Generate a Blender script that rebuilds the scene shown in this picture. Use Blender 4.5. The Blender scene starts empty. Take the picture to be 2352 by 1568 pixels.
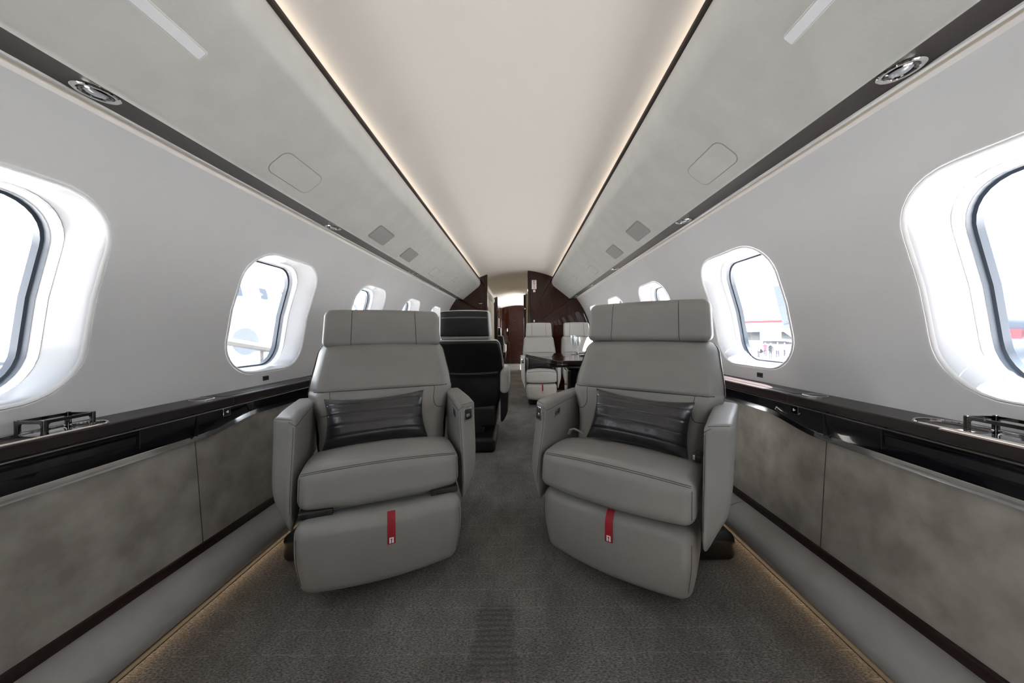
import bpy, math, random
from mathutils import Matrix, Vector
random.seed(7)
SC = bpy.context.scene
COL = SC.collection
pi, sin, cos = math.pi, math.sin, math.cos

# ------------------------------------------------------------------ materials
def new_mat(name):
    m = bpy.data.materials.new(name); m.use_nodes = True
    nt = m.node_tree
    return m, nt, nt.nodes['Principled BSDF']

def simple(name, col, rough=.5, metal=0., coat=0., spec=.5, emit=None, estr=0., sheen=0., coat_rough=.05):
    m, nt, b = new_mat(name)
    b.inputs['Base Color'].default_value = (*col, 1)
    b.inputs['Roughness'].default_value = rough
    b.inputs['Metallic'].default_value = metal
    b.inputs['Coat Weight'].default_value = coat
    b.inputs['Coat Roughness'].default_value = coat_rough
    b.inputs['Specular IOR Level'].default_value = spec
    b.inputs['Sheen Weight'].default_value = sheen
    if emit:
        b.inputs['Emission Color'].default_value = (*emit, 1)
        b.inputs['Emission Strength'].default_value = estr
    return m

def textured(name, c1, c2, scale, rough=.5, bump=.1, bscale=200., bdist=.001, stretch=(1, 1, 1), coat=0., detail=4., sheen=0., spec=.5, lo=.35, hi=.65, bstretch=(1, 1, 1), coat_rough=.05):
    m, nt, b = new_mat(name)
    N, L = nt.nodes, nt.links
    tc = N.new('ShaderNodeTexCoord')
    mp = N.new('ShaderNodeMapping'); mp.inputs['Scale'].default_value = stretch
    L.new(tc.outputs['Object'], mp.inputs['Vector'])
    n1 = N.new('ShaderNodeTexNoise'); n1.inputs['Scale'].default_value = scale; n1.inputs['Detail'].default_value = detail
    L.new(mp.outputs[0], n1.inputs['Vector'])
    r = N.new('ShaderNodeValToRGB')
    r.color_ramp.elements[0].position = lo; r.color_ramp.elements[0].color = (*c1, 1)
    r.color_ramp.elements[1].position = hi; r.color_ramp.elements[1].color = (*c2, 1)
    L.new(n1.outputs['Fac'], r.inputs['Fac']); L.new(r.outputs['Color'], b.inputs['Base Color'])
    b.inputs['Roughness'].default_value = rough
    b.inputs['Coat Weight'].default_value = coat
    b.inputs['Coat Roughness'].default_value = coat_rough
    b.inputs['Sheen Weight'].default_value = sheen
    b.inputs['Specular IOR Level'].default_value = spec
    if bump:
        mp2 = N.new('ShaderNodeMapping'); mp2.inputs['Scale'].default_value = bstretch
        L.new(tc.outputs['Object'], mp2.inputs['Vector'])
        n2 = N.new('ShaderNodeTexNoise'); n2.inputs['Scale'].default_value = bscale; n2.inputs['Detail'].default_value = 3
        L.new(mp2.outputs[0], n2.inputs['Vector'])
        bp = N.new('ShaderNodeBump'); bp.inputs['Strength'].default_value = bump; bp.inputs['Distance'].default_value = bdist
        L.new(n2.outputs['Fac'], bp.inputs['Height']); L.new(bp.outputs[0], b.inputs['Normal'])
    return m

M = {}
M['wall'] = textured('wall_vinyl', (.665, .67, .685), (.69, .695, .71), 3, rough=.42, bump=.10, bscale=350, bdist=.0006)
M['reveal'] = simple('window_reveal_gloss', (.36, .36, .372), rough=.22, spec=.5)
M['reveal_lit'] = simple('window_lip_gloss', (.78, .78, .79), rough=.25, spec=.4)  # lighter copy of the reveal, rim highlight put into the colour
M['gasket'] = simple('window_gasket', (.045, .058, .08), rough=.35)
M['ceiling'] = simple('ceiling_fabric', (.92, .87, .815), rough=.8, spec=.2)
M['ceiling_cool'] = simple('ceiling_fabric_cool', (.8, .8, .8), rough=.8, spec=.2)
M['bin'] = textured('bin_leather', (.52, .525, .505), (.565, .57, .55), 9, rough=.40, bump=.38, bscale=110, bdist=.0016, spec=.45, bstretch=(1, 1, 1))
M['bin_plain'] = simple('bin_groove', (.28, .28, .26), rough=.6)
M['grille'] = simple('grille_cloth', (.31, .305, .30), rough=.75)
M['diffuser'] = simple('lamp_diffuser', (.88, .90, .93), rough=.25)
M['lens'] = simple('lamp_lens', (.34, .35, .37), rough=.12)
M['leather'] = textured('grey_leather', (.228, .221, .212), (.25, .243, .233), 6, rough=.40, bump=.12, bscale=420, bdist=.0005, spec=.42)
M['leather_light'] = textured('pale_leather', (.50, .49, .465), (.53, .52, .495), 6, rough=.40, bump=.1, bscale=420, bdist=.0005, spec=.42)
M['seam'] = simple('seam_thread', (.055, .053, .050), rough=.8)
M['stitch'] = simple('pale_thread', (.40, .39, .37), rough=.7)
M['black_leather'] = textured('black_leather', (.0065, .0065, .007), (.010, .010, .011), 6, rough=.40, bump=.12, bscale=350, bdist=.0005, spec=.4)
M['black_plastic'] = simple('black_plastic', (.012, .012, .013), rough=.35)
M['hinge'] = simple('grey_hinge_panel', (.17, .18, .19), rough=.4)
M['satin'] = textured('charcoal_satin', (.0055, .0055, .0075), (.014, .0135, .017), 11, rough=.30, bump=.45, bscale=22, bdist=.007, sheen=.12, lo=.3, hi=.7, spec=.75)
M['red'] = textured('red_webbing', (.26, .003, .010), (.32, .004, .014), 40, rough=.6, bump=.3, bscale=700, bdist=.0004)
M['white_print'] = simple('white_print', (.8, .8, .82), rough=.5)
M['chrome'] = simple('chrome', (.75, .74, .72), rough=.07, metal=1.)
M['dark_chrome'] = simple('smoked_chrome', (.15, .145, .145), rough=.08, metal=1.)
M['band_chrome'] = simple('band_chrome', (.34, .335, .33), rough=.10, metal=1.)
M['lacquer'] = simple('black_lacquer', (.006, .006, .008), rough=.12, coat=1., coat_rough=.03)
M['wood_ledge'] = textured('dark_ledge_veneer', (.012, .008, .0085), (.021, .013, .0125), 14, rough=.36, bump=.04, bscale=90, bdist=.0004, stretch=(6, .6, 6), spec=.36)
M['wood_rail'] = textured('dark_rail_veneer', (.012, .006, .005), (.022, .010, .008), 14, rough=.35, bump=0, stretch=(6, .6, 6))
M['wood_strip'] = textured('strip_veneer', (.012, .009, .009), (.022, .013, .011), 10, rough=.30, spec=.18, bump=0, stretch=(6, .5, 6))
M['wood_wall'] = textured('bulkhead_mahogany', (.017, .0046, .0026), (.026, .0078, .0044), 7, rough=.3, bump=0, stretch=(7, 7, .5), coat=.9, coat_rough=.02, spec=.0)
M['wood_door'] = textured('door_mahogany', (.016, .006, .005), (.028, .010, .008), 9, rough=.25, bump=0, stretch=(.5, 7, 9), coat=.5, spec=.1)
M['trim_wood'] = simple('dark_trim', (.030, .019, .015), rough=.4)
M['suede'] = textured('mottled_suede', (.22, .20, .178), (.345, .322, .295), 12, rough=.62, bump=.32, bscale=150, bdist=.0013, detail=7, lo=.33, hi=.67, spec=.3)
M['vinyl'] = simple('lower_vinyl', (.31, .307, .30), rough=.40)
M['beige'] = simple('beige_laminate', (.46, .43, .33), rough=.5)
M['white_lip'] = simple('white_lip', (.74, .74, .73), rough=.4)
M['lid'] = simple('lid_top', (.05, .05, .055), rough=.15)
M['mirror_plate'] = simple('mirror_plate', (.5, .52, .54), rough=.06, metal=1.)
M['concrete'] = simple('apron_concrete', (.48, .475, .47), rough=.9)
M['white_paint'] = simple('white_paint', (.80, .81, .82), rough=.3)
M['teal_paint'] = simple('teal_paint', (.05, .17, .14), rough=.3)
M['grey_paint'] = simple('grey_blue_paint', (.06, .075, .10), rough=.35)
M['dark_glass'] = simple('dark_glass', (.010, .014, .020), rough=.15)
M['rubber'] = simple('rubber', (.03, .03, .03), rough=.8)
M['skin'] = simple('skin', (.5, .33, .25), rough=.6)
M['dish'] = simple('white_china', (.8, .8, .8), rough=.15)
M['green'] = simple('green_print', (.10, .45, .05), rough=.4)
M['sign_red'] = simple('sign_red', (.5, .02, .03), rough=.4)

def glass_mat(name, tint, refl=.03, graze=.2):
    m = bpy.data.materials.new(name); m.use_nodes = True
    nt = m.node_tree; N, L = nt.nodes, nt.links
    N.remove(N['Principled BSDF'])
    out = N['Material Output']
    tr = N.new('ShaderNodeBsdfTransparent'); tr.inputs[0].default_value = (*tint, 1)
    gl = N.new('ShaderNodeBsdfGlossy'); gl.inputs['Roughness'].default_value = .02
    lw = N.new('ShaderNodeLayerWeight')
    pw = N.new('ShaderNodeMath'); pw.operation = 'POWER'; pw.inputs[1].default_value = 4.; L.new(lw.outputs['Facing'], pw.inputs[0])
    fr = N.new('ShaderNodeMath'); fr.operation = 'MULTIPLY_ADD'; fr.inputs[1].default_value = graze; fr.inputs[2].default_value = refl; L.new(pw.outputs[0], fr.inputs[0])
    mx = N.new('ShaderNodeMixShader')
    L.new(fr.outputs[0], mx.inputs[0]); L.new(tr.outputs[0], mx.inputs[1]); L.new(gl.outputs[0], mx.inputs[2])
    L.new(mx.outputs[0], out.inputs[0])
    return m
M['pane'] = glass_mat('window_glass', (.96, .97, .985))
M['wine_glass'] = glass_mat('drinking_glass', (.95, .96, .97), .16, .9)

def carpet_mat():
    m, nt, b = new_mat('carpet_pile')
    N, L = nt.nodes, nt.links
    tc = N.new('ShaderNodeTexCoord')
    def noise(scale, stretch, detail=3.):
        mp = N.new('ShaderNodeMapping'); mp.inputs['Scale'].default_value = stretch
        L.new(tc.outputs['Object'], mp.inputs['Vector'])
        n = N.new('ShaderNodeTexNoise'); n.inputs['Scale'].default_value = scale; n.inputs['Detail'].default_value = detail; n.inputs['Roughness'].default_value = .5 + .035 * detail
        L.new(mp.outputs[0], n.inputs['Vector']); return n
    fine = noise(230, (.55, 1.35, 1), 7.); big = noise(4.5, (1, .6, 1), 5.)
    r1 = N.new('ShaderNodeValToRGB')
    r1.color_ramp.elements[0].position = .40; r1.color_ramp.elements[0].color = (.045, .040, .036, 1)
    r1.color_ramp.elements[1].position = .62; r1.color_ramp.elements[1].color = (.40, .375, .35, 1)
    L.new(fine.outputs['Fac'], r1.inputs['Fac'])
    r2 = N.new('ShaderNodeValToRGB')
    r2.color_ramp.elements[0].position = .34; r2.color_ramp.elements[0].color = (.50, .48, .46, 1)
    r2.color_ramp.elements[1].position = .62; r2.color_ramp.elements[1].color = (1, 1, 1, 1)
    L.new(big.outputs['Fac'], r2.inputs['Fac'])
    mul = N.new('ShaderNodeMixRGB'); mul.blend_type = 'MULTIPLY'; mul.inputs[0].default_value = 1
    L.new(r1.outputs[0], mul.inputs[1]); L.new(r2.outputs[0], mul.inputs[2])
    # woven rows running across the aisle
    sx = N.new('ShaderNodeSeparateXYZ'); L.new(tc.outputs['Object'], sx.inputs[0])
    wob = noise(14, (1, 1, 1), 2.)
    ad = N.new('ShaderNodeMath'); ad.operation = 'MULTIPLY_ADD'; ad.inputs[1].default_value = .012
    L.new(wob.outputs['Fac'], ad.inputs[0]); L.new(sx.outputs['Y'], ad.inputs[2])
    dv = N.new('ShaderNodeMath'); dv.operation = 'DIVIDE'; dv.inputs[1].default_value = .075; L.new(ad.outputs[0], dv.inputs[0])
    fr = N.new('ShaderNodeMath'); fr.operation = 'FRACT'; L.new(dv.outputs[0], fr.inputs[0])
    lt = N.new('ShaderNodeMath'); lt.operation = 'LESS_THAN'; lt.inputs[1].default_value = .045; L.new(fr.outputs[0], lt.inputs[0])
    dash = noise(60, (1, .01, 1), 1.)
    gt = N.new('ShaderNodeMath'); gt.operation = 'GREATER_THAN'; gt.inputs[1].default_value = .50; L.new(dash.outputs['Fac'], gt.inputs[0])
    ml = N.new('ShaderNodeMath'); ml.operation = 'MULTIPLY'; L.new(lt.outputs[0], ml.inputs[0]); L.new(gt.outputs[0], ml.inputs[1])
    m2 = N.new('ShaderNodeMath'); m2.operation = 'MULTIPLY'; m2.inputs[1].default_value = .35; L.new(ml.outputs[0], m2.inputs[0])
    mx = N.new('ShaderNodeMixRGB'); L.new(m2.outputs[0], mx.inputs[0]); L.new(mul.outputs[0], mx.inputs[1]); mx.inputs[2].default_value = (.42, .40, .38, 1)
    # a worn patch of flattened pile in the aisle
    def mth(op, a, v=None, v2=None):
        n = N.new('ShaderNodeMath'); n.operation = op
        for i, q in enumerate((a, v, v2)):
            if q is None: continue
            if isinstance(q, (int, float)): n.inputs[i].default_value = q
            else: L.new(q, n.inputs[i])
        n.use_clamp = op == 'SUBTRACT' and a == 1.
        return n.outputs[0]
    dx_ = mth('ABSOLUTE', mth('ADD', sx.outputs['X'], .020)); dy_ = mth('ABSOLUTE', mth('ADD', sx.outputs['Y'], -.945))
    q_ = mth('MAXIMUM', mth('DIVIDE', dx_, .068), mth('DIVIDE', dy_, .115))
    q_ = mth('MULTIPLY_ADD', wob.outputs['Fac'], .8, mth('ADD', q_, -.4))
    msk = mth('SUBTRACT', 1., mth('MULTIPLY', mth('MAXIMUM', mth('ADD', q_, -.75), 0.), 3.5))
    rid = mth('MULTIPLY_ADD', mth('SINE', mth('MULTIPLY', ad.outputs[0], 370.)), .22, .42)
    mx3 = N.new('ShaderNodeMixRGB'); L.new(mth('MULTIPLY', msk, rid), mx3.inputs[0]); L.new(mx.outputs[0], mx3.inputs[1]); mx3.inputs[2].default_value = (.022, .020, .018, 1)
    L.new(mx3.outputs[0], b.inputs['Base Color'])
    b.inputs['Roughness'].default_value = .95; b.inputs['Specular IOR Level'].default_value = .1
    b.inputs['Sheen Weight'].default_value = .2
    bp = N.new('ShaderNodeBump'); bp.inputs['Strength'].default_value = 1.; bp.inputs['Distance'].default_value = .006
    L.new(fine.outputs['Fac'], bp.inputs['Height']); L.new(bp.outputs[0], b.inputs['Normal'])
    return m
M['carpet'] = carpet_mat()

# ------------------------------------------------------------------ mesh helpers
class MB:
    """Collects verts / faces / material indices, then links ONE mesh object."""
    def __init__(self): self.v, self.f, self.mi, self.mats = [], [], [], []
    def slot(self, m):
        if m not in self.mats: self.mats.append(m)
        return self.mats.index(m)
    def add(self, verts, faces, m):
        o = len(self.v); s = self.slot(m)
        self.v += [tuple(p) for p in verts]
        for f in faces: self.f.append(tuple(i + o for i in f)); self.mi.append(s)
    def build(self, name, parent=None, angle=35, recalc=True, loc=None, rz=None):
        me = bpy.data.meshes.new(name)
        me.from_pydata(self.v, [], self.f)
        for m in self.mats: me.materials.append(m)
        me.polygons.foreach_set('material_index', self.mi)
        if recalc:
            import bmesh
            bm = bmesh.new(); bm.from_mesh(me); bmesh.ops.recalc_face_normals(bm, faces=bm.faces); bm.to_mesh(me); bm.free()
        me.polygons.foreach_set('use_smooth', [True] * len(me.polygons))
        me.update(); me.set_sharp_from_angle(angle=math.radians(angle))
        o = bpy.data.objects.new(name, me); COL.objects.link(o)
        if parent: o.parent = parent
        if loc: o.location = loc
        if rz is not None: o.rotation_euler.z = rz
        return o

def tag(o, label=None, cat=None, group=None, kind=None):
    if label: o['label'] = label
    if cat: o['category'] = cat
    if group: o['group'] = group
    if kind: o['kind'] = kind
    return o
def thing(name, label, cat, loc=(0, 0, 0), rz=0., group=None):
    o = bpy.data.objects.new(name, None); o.empty_display_size = .1; COL.objects.link(o)
    o.location = loc; o.rotation_euler.z = rz
    return tag(o, label, cat, group)
def copy_tree(o, parent=None):
    c = o.copy(); COL.objects.link(c)
    if parent: c.parent = parent
    for ch in list(o.children): copy_tree(ch, c)
    return c

def axis_grid(h, r, k, n):
    """lattice coordinates from -h to h with k steps in each rounded rim and n steps between"""
    a = [-h + r * (1 - math.tan((1 - i / k) * pi / 4)) for i in range(k)]
    mid = [-(h - r) + 2 * (h - r) * i / n for i in range(n + 1)]
    return a + mid + [-x for x in reversed(a)]
def soft_box(hx, hy, hz, r, nx=6, ny=4, nz=6, k=4):
    X, Y, Z = axis_grid(hx, r, k, nx), axis_grid(hy, r, k, ny), axis_grid(hz, r, k, nz)
    idx, V, F = {}, [], []
    def vid(i, j, l):
        key = (i, j, l)
        if key not in idx:
            p = Vector((X[i], Y[j], Z[l]))
            c = Vector((max(-(hx - r), min(hx - r, p.x)), max(-(hy - r), min(hy - r, p.y)), max(-(hz - r), min(hz - r, p.z))))
            d = p - c
            if d.length > 1e-9: p = c + d.normalized() * r
            idx[key] = len(V); V.append(p)
        return idx[key]
    a, b, c = len(X) - 1, len(Y) - 1, len(Z) - 1
    for i in range(a):
        for j in range(b):
            F.append((vid(i, j, 0), vid(i, j + 1, 0), vid(i + 1, j + 1, 0), vid(i + 1, j, 0)))
            F.append((vid(i, j, c), vid(i + 1, j, c), vid(i + 1, j + 1, c), vid(i, j + 1, c)))
    for i in range(a):
        for l in range(c):
            F.append((vid(i, 0, l), vid(i + 1, 0, l), vid(i + 1, 0, l + 1), vid(i, 0, l + 1)))
            F.append((vid(i, b, l), vid(i, b, l + 1), vid(i + 1, b, l + 1), vid(i + 1, b, l)))
    for j in range(b):
        for l in range(c):
            F.append((vid(0, j, l), vid(0, j, l + 1), vid(0, j + 1, l + 1), vid(0, j + 1, l)))
            F.append((vid(a, j, l), vid(a, j + 1, l), vid(a, j + 1, l + 1), vid(a, j, l + 1)))
    return V, F
def sbox(mb, m, cen, half, r, fn=None, **kw):
    V, F = soft_box(*half, min(r, min(half) * .999), **kw)
    c = Vector(cen); P = [v + c for v in V]
    if fn: P = [fn(p) for p in P]
    mb.add(P, F, m)
def box(mb, m, lo, hi):
    (x0, y0, z0), (x1, y1, z1) = lo, hi
    v = [(x0, y0, z0), (x1, y0, z0), (x1, y1, z0), (x0, y1, z0), (x0, y0, z1), (x1, y0, z1), (x1, y1, z1), (x0, y1, z1)]
    mb.add(v, [(0, 3, 2, 1), (4, 5, 6, 7), (0, 1, 5, 4), (1, 2, 6, 5), (2, 3, 7, 6), (3, 0, 4, 7)], m)
def tube(mb, m, path, r, n=6, closed=False, flat=1.):
    P = [Vector(p) for p in path]; N = len(P)
    V, F = [], []
    up = None
    for i, p in enumerate(P):
        a = P[(i - 1) % N] if (closed or i > 0) else P[i]
        b = P[(i + 1) % N] if (closed or i < N - 1) else P[i]
        t = (b - a).normalized()
        if up is None:
            up = Vector((0, 0, 1)) if abs(t.z) < .9 else Vector((1, 0, 0))
        s = t.cross(up).normalized(); u = s.cross(t).normalized(); up = u
        for k in range(n):
            an = 2 * pi * k / n
            V.append(p + s * (r * cos(an)) + u * (r * flat * sin(an)))
    rows = N if closed else N - 1
    for i in range(rows):
        for k in range(n):
            i2, k2 = (i + 1) % N, (k + 1) % n
            F.append((i * n + k, i * n + k2, i2 * n + k2, i2 * n + k))
    if not closed:
        F.append(tuple(range(n - 1, -1, -1))); F.append(tuple((N - 1) * n + k for k in range(n)))
    mb.add(V, F, m)
def lathe(mb, m, prof, n=32, cen=(0, 0, 0), xf=None):
    V, F = [], []
    for r, z in prof:
        for k in range(n):
            a = 2 * pi * k / n
            p = Vector((r * cos(a), r * sin(a), z))
            p = xf @ p if xf else p
            V.append(p + Vector(cen))
    for i in range(len(prof) - 1):
        for k in range(n):
            k2 = (k + 1) % n
            F.append((i * n + k, i * n + k2, (i + 1) * n + k2, (i + 1) * n + k))
    if prof[0][0] > 1e-6: F.append(tuple(range(n - 1, -1, -1)))
    if prof[-1][0] > 1e-6: F.append(tuple((len(prof) - 1) * n + k for k in range(n)))
    mb.add(V, F, m)
def rrect(hx, hy, r, q=8):
    """rounded rectangle, q points in each quarter-side; starts at mid right, counter clockwise.
    Returns outline and, index for index, the unit direction slots of the bounding rectangle."""
    pts = []
    r = min(r, hx, hy)
    def quarter(sx, sy, flip):
        out = [(hx, 0.)]
        for i in range(q + 1):
            a = pi / 2 * i / q
            out.append((hx - r + r * cos(a), hy - r + r * sin(a)))
        out.append((0., hy))
        out = [(sx * x, sy * y) for x, y in out]
        return out[::-1] if flip else out
    for sx, sy, fl in ((1, 1, 0), (-1, 1, 1), (-1, -1, 0), (1, -1, 1)):
        pts += quarter(sx, sy, fl)[:-1]
    return pts
def rect_match(x0, x1, y0, y1, cx, cy, q=8):
    """points on a rectangle matching rrect() index for index"""
    out = []
    def quarter(X, Y, flip):
        o = [(X, cy)]
        for i in range(q + 1):
            t = i / q
            if t < .5: o.append((X, cy + (Y - cy) * (.5 + t)))
            elif t == .5: o.append((X, Y))
            else: o.append((cx + (X - cx) * (1.5 - t), Y))
        o.append((cx, Y))
        return o[::-1] if flip else o
    for X, Y, fl in ((x1, y1, 0), (x0, y1, 1), (x0, y0, 0), (x1, y0, 1)):
        out += quarter(X, Y, fl)[:-1]
    return out
def ring_strip(mb, m, rings, close_last=False):
    n = len(rings[0]); V = [p for r in rings for p in r]; F = []
    for i in range(len(rings) - 1):
        for k in range(n):
            k2 = (k + 1) % n
            F.append((i * n + k, i * n + k2, (i + 1) * n + k2, (i + 1) * n + k))
    if close_last: F.append(tuple((len(rings) - 1) * n + k for k in range(n)))
    mb.add(V, F, m)
def plate(mb, m, outline, z0, z1, xf, bev=.0):
    """solid plate from a 2-D outline; xf maps (u, v, w) to a point"""
    cx = sum(p[0] for p in outline) / len(outline); cy = sum(p[1] for p in outline) / len(outline)
    def sc(d):
        out = []
        for x, y in outline:
            L = math.hypot(x - cx, y - cy) or 1
            out.append((x - (x - cx) / L * d, y - (y - cy) / L * d))
        return out
    rings = [[xf(x, y, z0) for x, y in outline]]
    if bev: rings += [[xf(x, y, z1 - bev) for x, y in outline], [xf(x, y, z1) for x, y in sc(bev)]]
    else: rings += [[xf(x, y, z1) for x, y in outline]]
    n = len(outline)
    V = [p for r in rings for p in r]; F = [tuple(range(n - 1, -1, -1))]
    for i in range(len(rings) - 1):
        for k in range(n): F.append((i * n + k, i * n + (k + 1) % n, (i + 1) * n + (k + 1) % n, (i + 1) * n + k))
    F.append(tuple((len(rings) - 1) * n + k for k in range(n)))
    mb.add(V, F, m)
def extrude(mb, m, prof, ys, closed=False, cap=False):
    """profile of (x, z) points swept along y"""
    n = len(prof); V = [(x, y, z) for y in ys for x, z in prof]; F = []
    for i in range(len(ys) - 1):
        for k in range(n if closed else n - 1):
            k2 = (k + 1) % n
            F.append((i * n + k, i * n + k2, (i + 1) * n + k2, (i + 1) * n + k))
    if cap and closed: F.append(tuple(range(n - 1, -1, -1))); F.append(tuple((len(ys) - 1) * n + k for k in range(n)))
    mb.add(V, F, m)
def lerp(a, b, t): return a + (b - a) * t
def sm(t): t = max(0., min(1., t)); return t * t * (3 - 2 * t)
def interp(tab, x):
    if x <= tab[0][0]: return tab[0][1]
    for (a, va), (b, vb) in zip(tab, tab[1:]):
        if x <= b: return lerp(va, vb, (x - a) / (b - a))
    return tab[-1][1]
def arc_fillet(p, q, r_, rad, n=5):
    """rounded corner at q between p-q and q-r_"""
    p, q, r_ = Vector(p), Vector(q), Vector(r_)
    a, b = (p - q).normalized(), (r_ - q).normalized()
    s, e = q + a * rad, q + b * rad
    return [tuple((s * (1 - t) ** 2 + q * 2 * t * (1 - t) + e * t * t)) for t in [i / n for i in range(n + 1)]]

# ------------------------------------------------------------------ cabin shell
R, ZC = 1.168, .70                 # inner wall radius and its centre height
Y0, Y1, Y2, Y3 = -2.5, 5.06, 7.95, 9.6
def onwall(side, y, s, rad=R):
    a = s / R
    return Vector((side * rad * cos(a), y, ZC + rad * sin(a)))

# floor
mb = MB(); box(mb, M['carpet'], (-1.25, Y0 - .06, -.03), (1.25, Y3 + .3, 0))
tag(mb.build('floor'), 'grey brown pile carpet over the whole cabin floor', 'carpet', kind='structure')

WIN = {-1: dict(c0=1.607, pitch=.923, hw=.243), 1: dict(c0=1.575, pitch=.955, hw=.256)}
S_LO, S_HI = ZC and R * math.asin((.64 - ZC) / R), R * math.asin((1.40 - ZC) / R)
NAMES = {-3: None}
win_no = 0
pos_words = {0: 'next to the near armchair', -1: 'at the very front, cut by the frame edge', 1: 'third from the camera, behind the headrest', 2: 'fourth from the camera, small and far', 3: 'farthest, by the wood partition',
             -2: 'first one behind the camera', -3: 'second one behind the camera', -4: 'third one behind the camera'}
for side in (-1, 1):
    w = WIN[side]; sw = 'left' if side < 0 else 'right'
    wall = MB()
    ks = range(-4, 4)
    for k in ks:
        c = w['c0'] + k * w['pitch']; y0, y1 = c - w['pitch'] / 2, c + w['pitch'] / 2
        HS, SC_ = .281, .284
        out = rrect(w['hw'], HS, .145, 8)
        hole = [(c + x, SC_ + y) for x, y in out]
        rect = rect_match(y0, y1, S_LO, S_HI, c, SC_, 8)
        rings = []
        for t in (0, .12, .35, .65, 1):
            rings.append([onwall(side, lerp(a[0], b[0], t), lerp(a[1], b[1], t)) for a, b in zip(hole, rect)])
        ring_strip(wall, M['wall'], rings)
        # window object: reveal, gasket, pane
        win_no += 1
        W = thing('window_%d' % win_no, 'oval cabin window with deep white surround on %s wall, %s' % (sw, pos_words[k]), 'window')
        W['kind'] = 'structure'
        def rr(hy, hs, sc, r, rad): return [onwall(side, c + x, sc + y, rad) for x, y in rrect(hy, hs, r, 8)]
        h = w['hw']
        mb = MB()
        ring_strip(mb, M['reveal_lit'], [rr(h + .003, HS + .003, SC_, .148, R - .0005), rr(h - .001, HS - .001, SC_, .144, R - .0045), rr(h - .005, HS - .005, SC_, .140, R - .003), rr(h - .009, HS - .009, SC_, .136, R + .002)])
        ring_strip(mb, M['reveal'], [rr(h - .009, HS - .009, SC_, .136, R + .002), rr(h - .012, HS - .012, SC_, .133, R + .009),
                                     rr(h - .018, HS - .019, .281, .129, R + .035), rr(h - .026, HS - .025, .272, .124, R + .068), rr(h - .032, HS - .030, .264, .12, R + .084)])
        mb.build('window_surround', W, 50)
        mb = MB()
        ring_strip(mb, M['reveal_lit'], [rr(h - .0325, HS - .0305, .264, .12, R + .084), rr(h - .0335, HS - .0315, .2635, .1195, R + .083), rr(h - .043, HS - .040, .259, .114, R + .098), rr(h - .045, HS - .042, .258, .112, R + .100)])
        mb.build('inner_ring', W, 50)
        mb = MB()
        ring_strip(mb, M['gasket'], [rr(h - .045, HS - .042, .258, .112, R + .099), rr(h - .047, HS - .044, .257, .110, R + .112), rr(h - .053, HS - .050, .256, .105, R + .114), rr(h - .055, HS - .052, .256, .103, R + .132)])
        mb.build('gasket', W, 40)
        mb = MB()
        ring_strip(mb, M['pane'], [rr(h - .0545, HS - .0515, .256, .103, R + .126), rr((h - .05) * .5, (HS - .05) * .5, .256, .05, R + .126)], close_last=True)
        mb.build('pane', W, 60)
    yA, yB = w['c0'] - 4.5 * w['pitch'], w['c0'] + 3.5 * w['pitch']
    n = 14
    arc = [S_LO + (S_HI - S_LO) * i / n for i in range(n + 1)]
    def P(s): p = onwall(side, 0, s); return (p.x, p.z)
    extrude(wall, M['wall'], [P(s) for s in arc], [yB, Y1])
    top = P(S_HI); bot = P(S_LO)
    extrude(wall, M['wall'], [top, (top[0], 1.50), (side * .80, 1.64), (side * .70, 1.80)], [yA, Y3 + .2])
    extrude(wall, M['wall'], [bot, (side * 1.185, .63), (side * 1.185, 0)], [yA, Y3 + .2])
    tag(wall.build('wall_' + sw, None, 60), 'curved off white %s sidewall lining pierced by windows' % sw, 'wall', kind='structure')
    # wall wash lamp behind the lip
    li = bpy.data.lights.new('wall_wash_lamp', 'AREA'); li.shape = 'RECTANGLE'; li.size = .010; li.size_y = 7.4
    li.color = (1., .80, .55); li.energy = .45
    lo = bpy.data.objects.new('wall_wash_lamp', li); COL.objects.link(lo); lo.location = (side * .926, 1.3, 1.445)
    # ceiling cove lamp, shining up behind the dark trim
    li = bpy.data.lights.new('cove_lamp', 'AREA'); li.shape = 'RECTANGLE'; li.size = .03; li.size_y = 7.4
    li.color = (1., .84, .66); li.energy = 4.2
    lo = bpy.data.objects.new('cove_lamp', li); COL.objects.link(lo); lo.location = (side * .645, 1.3, 1.650); lo.rotation_euler = (0, pi - side * .55, 0)
    # floor strip lamp under the lower panel
    li = bpy.data.lights.new('floor_strip_lamp', 'AREA'); li.shape = 'RECTANGLE'; li.size = .006; li.size_y = 7.4
    li.color = (1., .70, .42); li.energy = 1.0
    lo = bpy.data.objects.new('floor_strip_lamp', li); COL.objects.link(lo); lo.location = (side * .975, 1.3, .0175); lo.rotation_euler = (0, side * 1.15, 0)

# ceiling
def arch(peak, k, hw, n=24): return [(-hw + 2 * hw * i / n, peak - k * (-hw + 2 * hw * i / n) ** 2) for i in range(n + 1)]
CE = (1.855, .345)
mb = MB(); extrude(mb, M['ceiling'], arch(*CE, .72), [Y0, Y2])
tag(mb.build('ceiling', None, 60), 'warm white arched ceiling panel along the cabin', 'ceiling', kind='structure')
mb = MB()
a0, a1 = arch(1.855, .345, .72), arch(1.705, .29, .72)
n = len(a0); mb.add([(x, Y2, z) for x, z in a0] + [(x, Y3, z) for x, z in a1], [(i, i + 1, n + i + 1, n + i) for i in range(n - 1)], M['ceiling_cool'])
mb.build('ceiling_aft', None, 60)
tag(bpy.data.objects['ceiling_aft'], 'bright white arched ceiling beyond the second doorway', 'ceiling', kind='structure')
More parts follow.
